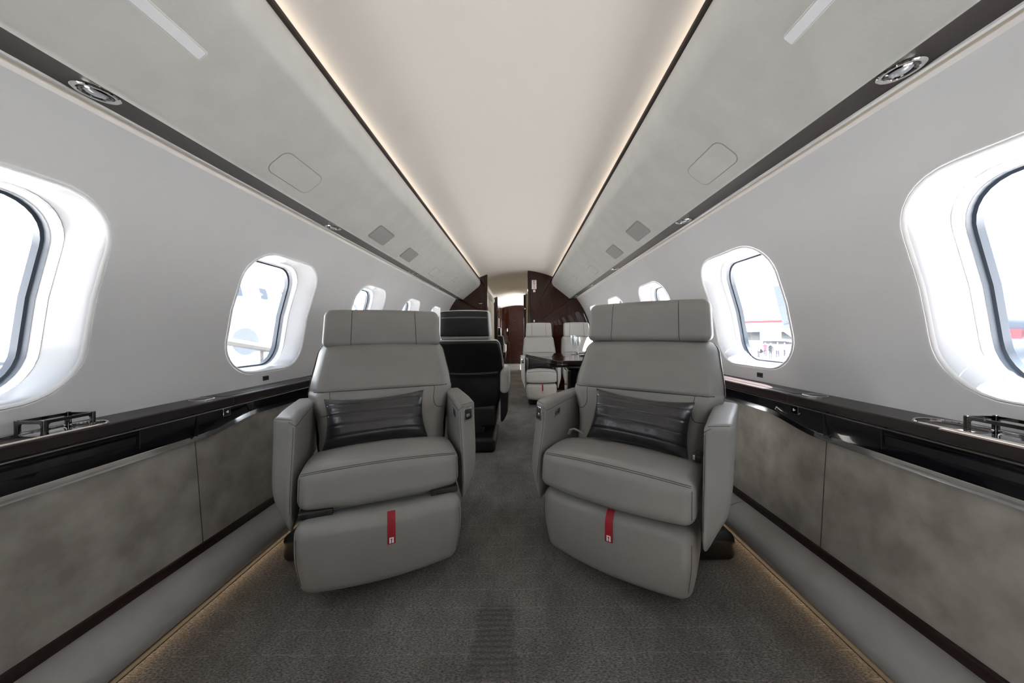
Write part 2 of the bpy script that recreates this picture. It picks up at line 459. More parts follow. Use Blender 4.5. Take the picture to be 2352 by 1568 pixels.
# outer roof skin keeps daylight out
mb = MB()
pr = [(1.30 * cos(pi * i / 24), .62 + 1.34 * sin(pi * i / 24)) for i in range(25)]
pr = [p for p in pr if p[1] > 1.45]
extrude(mb, M['white_paint'], pr, [Y0 - .9, Y3 + .2])
extrude(mb, M['white_paint'], [(.92, 1.46), pr[0]], [Y0 - .9, Y3 + .2]); extrude(mb, M['white_paint'], [(-.92, 1.46), pr[-1]], [Y0 - .9, Y3 + .2])
tag(mb.build('roof', None, 60), 'outer fuselage skin above the ceiling', 'fuselage', kind='structure')

# overhead bins
for side in (-1, 1):
    sw = 'left' if side < 0 else 'right'
    s = side
    def ex(pts): return [(s * x, z) for x, z in pts]
    corner = [(p[0], p[2]) for p in arc_fillet((.550, 0, 1.66), (.556, 0, 1.617), (.82, 0, 1.406), .045, 7)]
    face = [(.5587, 1.705), (.556, 1.701), (.5525, 1.685)] + corner + [(.700, lerp(1.617, 1.406, (.70 - .556) / .264)), (.812, 1.4124), (.8165, 1.4075), (.818, 1.4035)]
    B = thing('overhead_bin', 'long pale grey leather overhead panel running along %s side of ceiling' % sw, 'overhead bin')
    mb = MB(); extrude(mb, M['bin'], ex(face), [Y0, Y1 - .002])
    mb.build('leather_face', B, 50)
    mb = MB(); extrude(mb, M['trim_wood'], ex([(.562, 1.7035), (.5587, 1.7045), (.550, 1.7120), (.548, 1.7180), (.5495, 1.7225), (.556, 1.7245), (.583, 1.71), (.583, 1.66)]), [Y0, Y1])
    o = mb.build('edge_trim', B, 30); o['label'] = 'thin dark wood edge along the ceiling'
    mb = MB(); extrude(mb, M['wood_strip'], ex([(.818, 1.404), (.825, 1.406), (.900, 1.4125), (.905, 1.413)]), [Y0, Y1 - .002])
    o = mb.build('light_strip', B, 30); o['label'] = 'dark veneer strip holding the reading lamps'
    mb = MB(); extrude(mb, M['white_lip'], ex([(.905, 1.4125), (.906, 1.4085), (.917, 1.4095), (.918, 1.4135), (.917, 1.425), (.905, 1.425)]), [Y0, Y1 - .002], closed=True, cap=True)
    mb.build('lip', B, 30)
    # back walls of the bin so that no daylight leaks round it
    mb = MB(); extrude(mb, M['bin_plain'], ex([(.905, 1.425), (.88, 1.50), (.70, 1.60), (.583, 1.66)]), [Y0, Y1])
    mb.build('bin_shell', B, 30)
    # things on the slanted face: u along y, t down the slope
    p0 = Vector((.59, 0, 1.59)); dr = Vector((.23, 0, -.184)).normalized(); nr = Vector((-.184, 0, -.23)).normalized()
    base = Vector((.556, 0, 1.617)) + dr * .0
    def onbin(y, t, h=0.):
        p = Vector((.59, 0, lerp(1.617, 1.406, (.59 - .556) / .264))) + (Vector((.264, 0, -.211)).normalized()) * t + Vector((-.211, 0, -.264)).normalized() * h
        return Vector((s * p.x, y, p.z))
    dy = 0 if side < 0 else -.035
    def outline_panel(name, y0, y1, t0, t1, r, label, par):
        cy, ct = (y0 + y1) / 2, (t0 + t1) / 2
        o_ = rrect((y1 - y0) / 2, (t1 - t0) / 2, r, 6)
        i_ = rrect((y1 - y0) / 2 - .0030, (t1 - t0) / 2 - .0030, r - .0030, 6)
        mb = MB()
        ring_strip(mb, M['bin_plain'], [[onbin(cy + x, ct + y, .0004) for x, y in o_], [onbin(cy + x, ct + y, .0010) for x, y in i_]])
        plate(mb, M['bin'], i_, .0002, .0016, lambda a, b, h: onbin(cy + a, ct + b, h), .0008)
        o = mb.build(name, par, 40); o['label'] = label
    outline_panel('access_flap', 1.10 + dy, 1.31 + dy, .153, .253, .03, 'rounded leather flap with a thin outline', B)
    outline_panel('access_flap', 3.02 + dy, 3.24 + dy, .155, .252, .03, 'faint rectangular leather flap far along', B)
    outline_panel('access_flap', 3.75 + dy, 3.90 + dy, .10, .16, .012, 'small faint flap far along', B)
    outline_panel('access_flap', 4.45 + dy, 4.62 + dy, .19, .25, .012, 'last small flap next to the wood partition', B)
    for (a, b, ln) in ((1.845, 2.055, 'larger'), (2.325, 2.535, 'smaller looking')):
        cy, ct = (a + b) / 2 + dy, .208; o_ = rrect((b - a) / 2, .050, .017, 6)
        i_ = rrect((b - a) / 2 - .006, .044, .013, 6)
        mb = MB()
        plate(mb, M['bin_plain'], o_, -.001, .0022, lambda x, y, h: onbin(cy + x, ct + y, h), .001)
        plate(mb, M['grille'], i_, .0, .0040, lambda x, y, h: onbin(cy + x, ct + y, h), .0012)
        g = mb.build('speaker_grille', B, 40); g['label'] = 'grey square speaker cover'
    cy = .695 - (.03 if side > 0 else 0)
    mb = MB(); plate(mb, M['diffuser'], rrect(.072 if side < 0 else .075, .0120, .004, 5), -.001, .0030, lambda x, y, h: onbin(cy + x, .103 + y + (.0 if side < 0 else .004), h), .001)
    ring_strip(mb, M['white_lip'], [[onbin(cy + x, .103 + y + (.0 if side < 0 else .004), .0002) for x, y in rrect(.076, .0150, .006, 5)], [onbin(cy + x, .103 + y + (.0 if side < 0 else .004), .0012) for x, y in rrect(.0735, .0130, .005, 5)]])
    o = mb.build('lamp_panel', B, 40); o['label'] = 'slim translucent light bar'
    # reading lamps
    spots = [(.722, 1), (1.635, 1), (2.86, 2), (3.75, 2), (4.735, 2)] if side < 0 else [(.683, 1), (1.595, 1), (2.768, 1), (3.746, 2), (4.732, 2)]
    lw = ['nearest the camera', 'second from the camera', 'third from the camera', 'fourth from the camera', 'last before the partition']
    for (y, cnt), word in zip(spots, lw):
        for q in range(cnt):
            yy = y + (q - .5) * .085 * (cnt - 1)
            extra = '' if cnt == 1 else (', nearer of pair' if q == 0 else ', farther of pair')
            Lp = thing('reading_lamp', 'round chrome reading lamp in %s overhead strip, %s%s' % (sw, word, extra), 'lamp', (s * .861, yy, 1.409), 0, 'reading lamps in the overhead strips')
            sc = 1. if cnt == 1 else .8
            tilt = Matrix.Rotation(s * -.085, 3, 'Y') @ Matrix.Scale(-1, 3, Vector((0, 0, 1)))
            mb = MB(); lathe(mb, M['chrome'], [(.0365 * sc, -.003), (.0365 * sc, .0015), (.034 * sc, .0035), (.028 * sc, .003), (.0265 * sc, .001), (.0255 * sc, -.002)], 36, xf=tilt); mb.build('bezel', Lp, 40)
            mb = MB(); lathe(mb, M['dark_chrome'], [(.0255 * sc, -.002), (.0245 * sc, .0025), (.021 * sc, .004), (.018 * sc, .001)], 32, xf=tilt); mb.build('inner_ring', Lp, 40)
            mb = MB(); lathe(mb, M['lens'], [(.018 * sc, .001), (.014 * sc, .0045), (.007 * sc, .0065), (.0, .007)], 28, xf=tilt); mb.build('lens', Lp, 40)
# aft bins seen through the doorway
for side in (-1, 1):
    sw = 'left' if side < 0 else 'right'
    for (ya, yb, wd) in ((Y1 + .09, Y2 - .09, 'first'), (Y2 + .09, Y3 - .02, 'second')):
        mb = MB()
        face = [(.569, 1.720), (.5535, 1.69)] + corner + [(.82, 1.404), (.84, 1.41), (.60, 1.69)]
        if ya > Y2: face = [(x + .03, z - .07) for x, z in face]
        extrude(mb, M['bin'], [(side * x, z) for x, z in face], [ya, yb], closed=True, cap=True)
        tag(mb.build('overhead_bin', None, 50), 'pale overhead panel on %s, seen beyond the %s doorway' % (sw, wd), 'overhead bin')

# ------------------------------------------------------------------ partitions and far door
def wallplate(mb, m, x0, x1, y, th, ztop):
    """upright board between x0 and x1 whose top follows ztop(x)"""
    n = 24; xs = [lerp(x0, x1, i / n) for i in range(n + 1)]
    for ya in (y, y + th):
        V = [(x, ya, 0) for x in xs] + [(x, ya, ztop(x)) for x in xs]
        mb.add(V, [(i, i + 1, n + 2 + i, n + 1 + i) for i in range(n)], m)
    V = [(x0, y, 0), (x0, y + th, 0), (x0, y + th, ztop(x0)), (x0, y, ztop(x0))]; mb.add(V, [(0, 1, 2, 3)], m)
    V = [(x1, y, 0), (x1, y + th, 0), (x1, y + th, ztop(x1)), (x1, y, ztop(x1))]; mb.add(V, [(0, 1, 2, 3)], m)
full = lambda x: min(1.855 - .345 * x * x, .70 + math.sqrt(max(0, 1.22 ** 2 - x * x)))
mb = MB(); wallplate(mb, M['wood_wall'], -1.16, -.449, Y1, .07, full)
tag(mb.build('wall_partition_left'), 'dark glossy wood partition left of the doorway', 'partition', kind='structure')
mb = MB(); wallplate(mb, M['wood_wall'], .180, 1.16, Y1, .07, full)
tag(mb.build('wall_partition_right'), 'dark glossy wood partition right of the doorway with exit sign', 'partition', kind='structure')
mb = MB()
sbox(mb, M['wood_wall'], (-.463, Y1 + .035, .91), (.020, .055, .91), .018, nx=1, ny=1, nz=2)
tag(mb.build('trim_1'), 'rounded dark wood doorpost on left of the doorway', 'doorpost', kind='structure')
mb = MB()
sbox(mb, M['wood_wall'], (.198, Y1 + .035, .915), (.020, .055, .915), .018, nx=1, ny=1, nz=2)
tag(mb.build('trim_2'), 'rounded dark wood doorpost on right of the doorway', 'doorpost', kind='structure')
# second partition, beige with dark posts
mb = MB(); wallplate(mb, M['beige'], -1.16, -.555, Y2, .06, full); wallplate(mb, M['beige'], .187, 1.16, Y2, .06, full)
tag(mb.build('wall_second_partition'), 'beige second partition beyond the doorway', 'partition', kind='structure')
for k, (xa, xb) in enumerate(((-.565, -.49), (.137, .192))):
    mb = MB(); sbox(mb, M['wood_wall'], ((xa + xb) / 2, Y2 + .02, .91), ((xb - xa) / 2, .06, .905), .018, nx=1, ny=1, nz=2)
    tag(mb.build('trim_%d' % (3 + k)), 'dark wood post of the second doorway, %s side' % ('left' if k == 0 else 'right'), 'doorpost', kind='structure')
mb = MB(); box(mb, M['beige'], (-.60, Y1 + .09, 0), (-.575, Y2 - .001, 1.585))
tag(mb.build('wall_corridor_left'), 'beige corridor wall beyond the doorway', 'wall', kind='structure')
mb = MB(); box(mb, M['beige'], (.60, Y1 + .09, 0), (.63, Y2 - .001, 1.56))
tag(mb.build('wall_corridor_right'), 'corridor wall hidden right of the doorway', 'wall', kind='structure')
# far end wall and door
mb = MB()
wallplate(mb, M['wood_wall'], -1.16, -.27, Y3, .06, lambda x: 1.70 - .29 * x * x); wallplate(mb, M['wood_wall'], .17, 1.16, Y3, .06, lambda x: 1.70 - .29 * x * x)
tag(mb.build('wall_far'), 'dark wood end wall around the far door', 'wall', kind='structure')
D = thing('door_1', 'dark red brown wooden door closing the far end of the aisle', 'door', (0, Y3, 0)); D['kind'] = 'structure'
mb = MB(); wallplate(mb, M['wood_door'], -.268, .168, .015, .035, lambda x: 1.695 - .29 * x * x); mb.build('door_leaf', D)
mb = MB(); box(mb, M['dark_chrome'], (-.268, .004, .86), (-.225, .016, .875)); sbox(mb, M['chrome'], (-.330, -.012, .985), (.017, .012, .045), .006, nx=1, ny=1, nz=2); mb.build('door_handle', D)
mb = MB(); sbox(mb, M['wood_wall'], (-.50, 9.30, .80), (.045, .27, .80), .04, nx=1, ny=2, nz=2)
tag(mb.build('wall_closet_left'), 'dark red wood cabinet face left of the far door', 'cabinet', kind='structure')
# rear wall behind the camera
mb = MB(); box(mb, M['wall'], (-1.4, Y0 - .05, -.1), (1.4, Y0, 2.0))
tag(mb.build('wall_rear'), 'end wall behind the camera', 'wall', kind='structure')

mb = MB(); box(mb, M['wall'], (-1.4, Y3 + .2, -.1), (1.4, Y3 + .25, 2.0))  # unseen cap added to stop sky light leaking in past the far door
tag(mb.build('wall_light_cap'), 'unseen end cap added behind the far door against light leaks', 'wall', kind='structure')

# exit sign
S = thing('exit_sign', 'white upright exit sign with red letters on dark partition', 'sign', (.277, Y1, 1.625))
mb = MB(); sbox(mb, M['white_print'], (0, -.004, 0), (.036, .004, .070), .003, nx=1, ny=1, nz=1); mb.build('sign_plate', S)
mb = MB()
def bar(x0, z0, x1, z1, t=.0035):
    d = Vector((x1 - x0, 0, z1 - z0)); L = d.length; d.normalize(); q = Vector((-d.z, 0, d.x)) * t
    a, b = Vector((x0, -.0088, z0)), Vector((x1, -.0088, z1))
    V = [a - q, b - q, b + q, a + q]; V += [v + Vector((0, .0016, 0)) for v in V]
    mb.add(V, [(0, 1, 2, 3), (7, 6, 5, 4), (0, 4, 5, 1), (1, 5, 6, 2), (2, 6, 7, 3), (3, 7, 4, 0)], M['sign_red'])
hw = .010
z = .047; bar(-hw, z + .013, -hw, z - .013); bar(-hw, z + .011, hw, z + .011, .003); bar(-hw, z, hw * .7, z, .003); bar(-hw, z - .011, hw, z - .011, .003)
z = .014; bar(-hw, z + .013, hw, z - .013); bar(-hw, z - .013, hw, z + .013)
z = -.018; bar(0, z + .013, 0, z - .013)
z = -.050; bar(0, z + .013, 0, z - .013); bar(-hw, z + .011, hw, z + .011, .003)
o = mb.build('lettering', S); o['label'] = 'red letters EXIT set one below the other'
S = thing('small_sign', 'tiny white and red square sticker beneath the exit sign', 'sign', (.278, Y1, 1.528))
mb = MB(); sbox(mb, M['white_print'], (0, -.002, 0), (.017, .002, .017), .0015, nx=1, ny=1, nz=1); mb.build('sign_plate', S)
mb = MB()
for zz in (-.005, .005): bar(-.012, zz, .012, zz, .0022)
for v in range(len(mb.v)): mb.v[v] = (mb.v[v][0], mb.v[v][1] + .0044, mb.v[v][2])
mb.build('lettering', S)
S = thing('door_latch', 'small chrome latch on dark partition above the far seat', 'latch', (.262, Y1, 1.066))
mb = MB(); sbox(mb, M['black_plastic'], (0, -.005, 0), (.020, .005, .020), .004, nx=1, ny=1, nz=1); mb.build('plate', S)
mb = MB(); sbox(mb, M['chrome'], (.008, -.012, 0), (.007, .006, .016), .004, nx=1, ny=1, nz=1); mb.build('knob', S)
mb = MB(); sbox(mb, M['chrome'], (-.549, Y1 - .003, 1.342), (.026, .003, .006), .002, nx=1, ny=1, nz=1)
tag(mb.build('name_plate'), 'small pale metal plate on the left wood partition', 'plate')

# ------------------------------------------------------------------ side ledges, wainscot, baseboards
def wave(y, dy): return .508 + .036 * sm((y - (1.15 + dy)) / .26)
for side in (-1, 1):
    sw = 'left' if side < 0 else 'right'; s = side; dy = 0. if side < 0 else -.06
    B = thing('side_ledge', 'dark wood side ledge with black lacquer front along %s wall' % sw, 'ledge')
    XB, XF = 1.171, 1.040
    # worktop with a well for the tray
    ty0, ty1, tx0, tx1 = .50 + dy, .915 + dy, 1.052, 1.146
    tcx, tcy = (tx0 + tx1) / 2, (ty0 + ty1) / 2
    mb = MB()
    ol = rrect((tx1 - tx0) / 2, (ty1 - ty0) / 2, .047, 10)
    rc = rect_match(XF + .003, XB, .30 + dy, 1.05 + dy, tcx, tcy, 10)
    ring_strip(mb, M['wood_ledge'], [[(s * (tcx + x), tcy + y, .64) for x, y in ol], [(s * x, y, .64) for x, y in rc]])
    seam = 1.262 + dy
    for ya, yb in ((Y0, .30 + dy), (1.05 + dy, seam), (seam, Y1 - .005)):
        mb.add([(s * (XF + .003), ya, .64), (s * XB, ya, .64), (s * XB, yb, .64), (s * (XF + .003), yb, .64)], [(0, 1, 2, 3)], M['wood_ledge'])
    for ya, yb in ((Y0, seam), (seam, Y1 - .005)):
        extrude(mb, M['wood_ledge'], [(s * (XF + .003), .64), (s * XF, .637), (s * XF, .612), (s * (XF + .004), .609), (s * 1.06, .609)], [ya, yb])
    tube(mb, M['seam'], [(s * (XF - .0002), seam, .612), (s * (XF - .0002), seam, .637), (s * (XF + .003), seam, .6402), (s * XB, seam, .6402)], .0010, 5)
    mb.build('worktop', B, 30)
    mb = MB()   # slim raised lid on the worktop by the chair
    plate(mb, M['wood_ledge'], [(s * 1.075, seam + .004), (s * 1.148, seam + .004), (s * 1.148, 2.1), (s * 1.075, 2.1)], .640, .6412, lambda x, y, z: Vector((x, y, z)), .0008)
    mb.build('table_lid', B, 30)
    mb = MB()
    ring_strip(mb, M['chrome'], [[(s * (tcx + x), tcy + y, .6402) for x, y in rrect((tx1 - tx0) / 2 + .001, (ty1 - ty0) / 2 + .001, .048, 10)], [(s * (tcx + x), tcy + y, .643) for x, y in rrect((tx1 - tx0) / 2 - .001, (ty1 - ty0) / 2 - .001, .046, 10)],
                                 [(s * (tcx + x), tcy + y, .642) for x, y in rrect((tx1 - tx0) / 2 - .0045, (ty1 - ty0) / 2 - .0045, .0425, 10)], [(s * (tcx + x), tcy + y, .634) for x, y in rrect((tx1 - tx0) / 2 - .005, (ty1 - ty0) / 2 - .005, .042, 10)]])
    mb.build('tray_rim', B, 30)
    mb = MB()
    ring_strip(mb, M['wood_ledge'], [[(s * (tcx + x), tcy + y, .636) for x, y in rrect((tx1 - tx0) / 2 - .004, (ty1 - ty0) / 2 - .004, .043, 10)], [(s * (tcx + x), tcy + y, .6335) for x, y in rrect((tx1 - tx0) / 2 - .007, (ty1 - ty0) / 2 - .007, .04, 10)]], close_last=True)
    mb.build('tray_well', B, 30)
    # bright line under the wood, lacquer front, chrome band
    mb = MB(); extrude(mb, M['chrome'], [(s * 1.0425, .6088), (s * 1.0385, .6062), (s * 1.0415, .6022), (s * 1.058, .6010)], [Y0, Y1 - .005])
    mb.build('metal_line', B, 30)
    ys = [Y0, .2] + [.9 + i * .02 for i in range(36)] + [2.0, Y1 - .005]
    mb = MB(); V, F = [], []
    for y in ys:
        V += [(s * 1.0545, y, .603), (s * 1.058, y, .565), (s * 1.0655, y, wave(y, dy) + .018)]
    for i in range(len(ys) - 1):
        for k in range(2): F.append((3 * i + k, 3 * i + k + 1, 3 * i + k + 4, 3 * i + k + 3))
    mb.add(V, F, M['lacquer'])
    mb.build('lacquer_front', B, 30)
    mb = MB(); V, F = [], []
    for y in ys:
        w_ = wave(y, dy)
        t = sm((y - (1.12 + dy)) / .1)
        V += [(s * 1.0655, y, w_ + .0195), (s * lerp(1.0645, 1.062, t), y, w_ + .018), (s * lerp(1.0585, 1.0585, t), y, w_ + .001), (s * 1.070, y, w_ - .001)]
    for i in range(len(ys) - 1):
        for k in range(3): F.append((4 * i + k, 4 * i + k + 1, 4 * i + k + 5, 4 * i + k + 4))
    mb.add(V, F, M['band_chrome'])
    mb.build('chrome_band', B, 30)
    # drawer front, panel joints, latch
    mb = MB()
    ya, yb = .30 + dy, .955 + dy
    dw = [(s * 1.0525, .598), (s * 1.0500, .594), (s * 1.0515, .585), (s * 1.0545, .581), (s * 1.0555, .562), (s * 1.060, .560)]
    extrude(mb, M['lacquer'], dw, [ya, yb]); mb.add([(x, yb, z) for x, z in dw] + [(s * 1.066, yb, .598)], [tuple(range(len(dw) + 1))], M['lacquer'])
    o = mb.build('drawer', B, 30); o['label'] = 'black drawer front with a rounded finger rail'
    for y, zz in ((.962 + dy, .545), (1.135 + dy, .528)):
        mb = MB(); box(mb, M['black_plastic'], (min(s * 1.0525, s * 1.07), y - .001, zz), (max(s * 1.0525, s * 1.07), y + .001, .604)); mb.build('panel_joint', B)
    Lt = MB(); plate(Lt, M['chrome'], rrect(.0155, .015, .002, 3), 0, .0016, lambda a, b, h: Vector((s * (1.0555 - h), 1.25 + dy + a, .585 + b)), .0006)
    lo = Lt.build('latch', B, 30); lo['label'] = 'small square push latch'
    mb = MB(); plate(mb, M['lacquer'], rrect(.0135, .013, .0015, 3), .0014, .0022, lambda a, b, h: Vector((s * (1.0555 - h), 1.25 + dy + a, .585 + b)))
    plate(mb, M['white_print'], rrect(.003, .0045, .002, 3), .002, .0026, lambda a, b, h: Vector((s * (1.0555 - h), 1.25 + dy + a + .003, .585 + b)))
    plate(mb, M['white_print'], rrect(.0015, .002, .001, 3), .002, .0026, lambda a, b, h: Vector((s * (1.0555 - h), 1.25 + dy + a - .003, .585 + b)))
    mb.build('latch_symbol', lo)
    # round lid on the worktop
    Lid = thing('round_lid', 'small round chrome rimmed lid set on %s ledge' % sw, 'lid', (s * 1.105, 1.205 + dy * .7, .64))
    mb = MB(); lathe(mb, M['chrome'], [(.036, 0), (.036, .003), (.034, .0045), (.0325, .004)], 40); mb.build('rim', Lid, 40)
    mb = MB(); lathe(mb, M['lid'], [(.0325, .002), (.0322, .0045), (.029, .006), (0, .0062)], 40); mb.build('disc', Lid, 40)
    # cup rack : four posts, upper and lower frames
    rx0, rx1, ry0, ry1 = 1.074, 1.140, (.785 if side < 0 else .645), (.875 if side < 0 else .745)
    Rk = thing('cup_rack', 'folding chrome cup rack standing in tray on %s ledge' % sw, 'rack', (s * (rx0 + rx1) / 2, (ry0 + ry1) / 2, .6335))
    hx, hy = (rx1 - rx0) / 2, (ry1 - ry0) / 2
    def frame_side(mb, ax, pos, half):
        """one face of the rack: an arch with filleted inner corners"""
        H, th = .0405, .0022
        ou = [(-half, 0), (half, 0), (half, H), (-half, H)]
        inn = rrect(half - .006, (H - .0105) / 2, .006, 5)
        inn = [(x, y + .003 + (H - .0105) / 2) for x, y in inn]
        outm = rect_match(-half, half, 0, H, 0, .003 + (H - .0105) / 2, 5)
        rings = []
        def P3(u, v, w): return Vector((u, pos + w, v)) if ax == 'x' else Vector((pos + w, u, v))
        ring_strip(mb, M['dark_chrome'], [[P3(u, v, -th) for u, v in outm], [P3(u, v, -th) for u, v in inn], [P3(u, v, th) for u, v in inn], [P3(u, v, th) for u, v in outm], [P3(u, v, -th) for u, v in outm]])
    for q in (-1, 1):
        mb = MB(); frame_side(mb, 'x', q * hy, hx); mb.build('end_frame', Rk, 40)
        mb = MB(); frame_side(mb, 'y', q * hx, hy); mb.build('side_frame', Rk, 40)
    for a in (-hx, hx):
        for b in (-hy, hy):
            mb = MB(); lathe(mb, M['dark_chrome'], [(.0042, 0), (.0042, .041), (.0032, .0417), (0, .0417)], 16, (a, b, 0)); mb.build('post', Rk, 40)
    mb = MB(); plate(mb, M['mirror_plate'], rrect(hx - .003, hy - .003, .008, 5), .0002, .0022, lambda a, b, h: Vector((a, b, h)), .0006); mb.build('base_plate', Rk, 40)
    # suede side panels
    def suede_prof(y): return [(s * 1.0705, wave(y, dy) + .0005), (s * 1.0695, wave(y, dy) - .006), (s * 1.062, .40), (s * 1.052, .25), (s * 1.0455, .156)]
    joint = 1.142 + dy
    for ya, yb, word in ((Y0, joint, 'near plain'), (joint, Y1 - .005, 'far wavy topped')):
        yy = [y for y in ys if ya < y < yb]; yy = [ya] + yy + [yb]
        pr = [suede_prof(y) for y in yy]; n = len(pr[0])
        mb = MB(); mb.add([(x, y, z) for y, q in zip(yy, pr) for x, z in q], [(i * n + k, i * n + k + 1, (i + 1) * n + k + 1, (i + 1) * n + k) for i in range(len(yy) - 1) for k in range(n - 1)], M['suede'])
        if ya == joint: tube(mb, M['seam'], [(x - s * .0003, joint, z) for x, z in suede_prof(joint)], .0014, 5)
        tag(mb.build('wainscot', None, 30), 'mottled taupe suede %s panel below the %s ledge' % (word, sw), 'panel')
    mb = MB(); extrude(mb, M['wood_rail'], [(s * 1.0465, .1575), (s * 1.036, .157), (s * 1.034, .153), (s * 1.033, .131), (s * 1.038, .1295)], [Y0, Y1 - .005])
    tag(mb.build('trim_%d' % (5 if side < 0 else 6), None, 30), 'dark wood rail below the suede panels on the %s' % sw, 'rail', kind='structure')
    pr = [(1.036, .1305), (1.020, .1300), (.993, .1235), (.966, .110), (.946, .092), (.936, .074), (.9345, .060), (.9375, .046), (.9435, .036), (.952, .028), (.962, .0255), (1.06, .045)]
    mb = MB(); extrude(mb, M['vinyl'], [(s * x, z) for x, z in pr], [Y0, 1.43 if side > 0 else 2.2]); extrude(mb, M['vinyl'], [(s * x, z) for x, z in pr], [1.433 if side > 0 else 2.203, Y1 - .005])
    tag(mb.build('baseboard_' + sw, None, 50), 'smooth grey vinyl kick panel along the %s floor edge' % sw, 'baseboard', kind='structure')
    mb = MB(); extrude(mb, M['rubber'], [(s * .985, 0), (s * .985, .003), (s * .966, .0035), (s * .9615, .002), (s * .9615, 0)], [Y0, Y1 - .005])
    tag(mb.build('trim_%d' % (7 if side < 0 else 8), None, 50), 'black rubber strip where the %s carpet edge meets the kick panel' % sw, 'strip', kind='structure')
    # usb socket on the wall
    yu = 1.586 if side < 0 else 1.516
    U = thing('usb_socket', 'small black twin usb socket on %s wall under the window' % sw, 'socket', (s * 1.1676, yu, .669))
    mb = MB(); plate(mb, M['black_plastic'], rrect(.0175, .0105, .002, 3), -.001, .003, lambda a, b, h: Vector((-s * h, a, b)), .0008); mb.build('face_plate', U)
    for q in (-1, 1):
        mb = MB(); plate(mb, M['chrome'], rrect(.0048, .0022, .0008, 2), .0028, .0034, lambda a, b, h: Vector((-s * h, a + q * .0075, b))); mb.build('port', U)

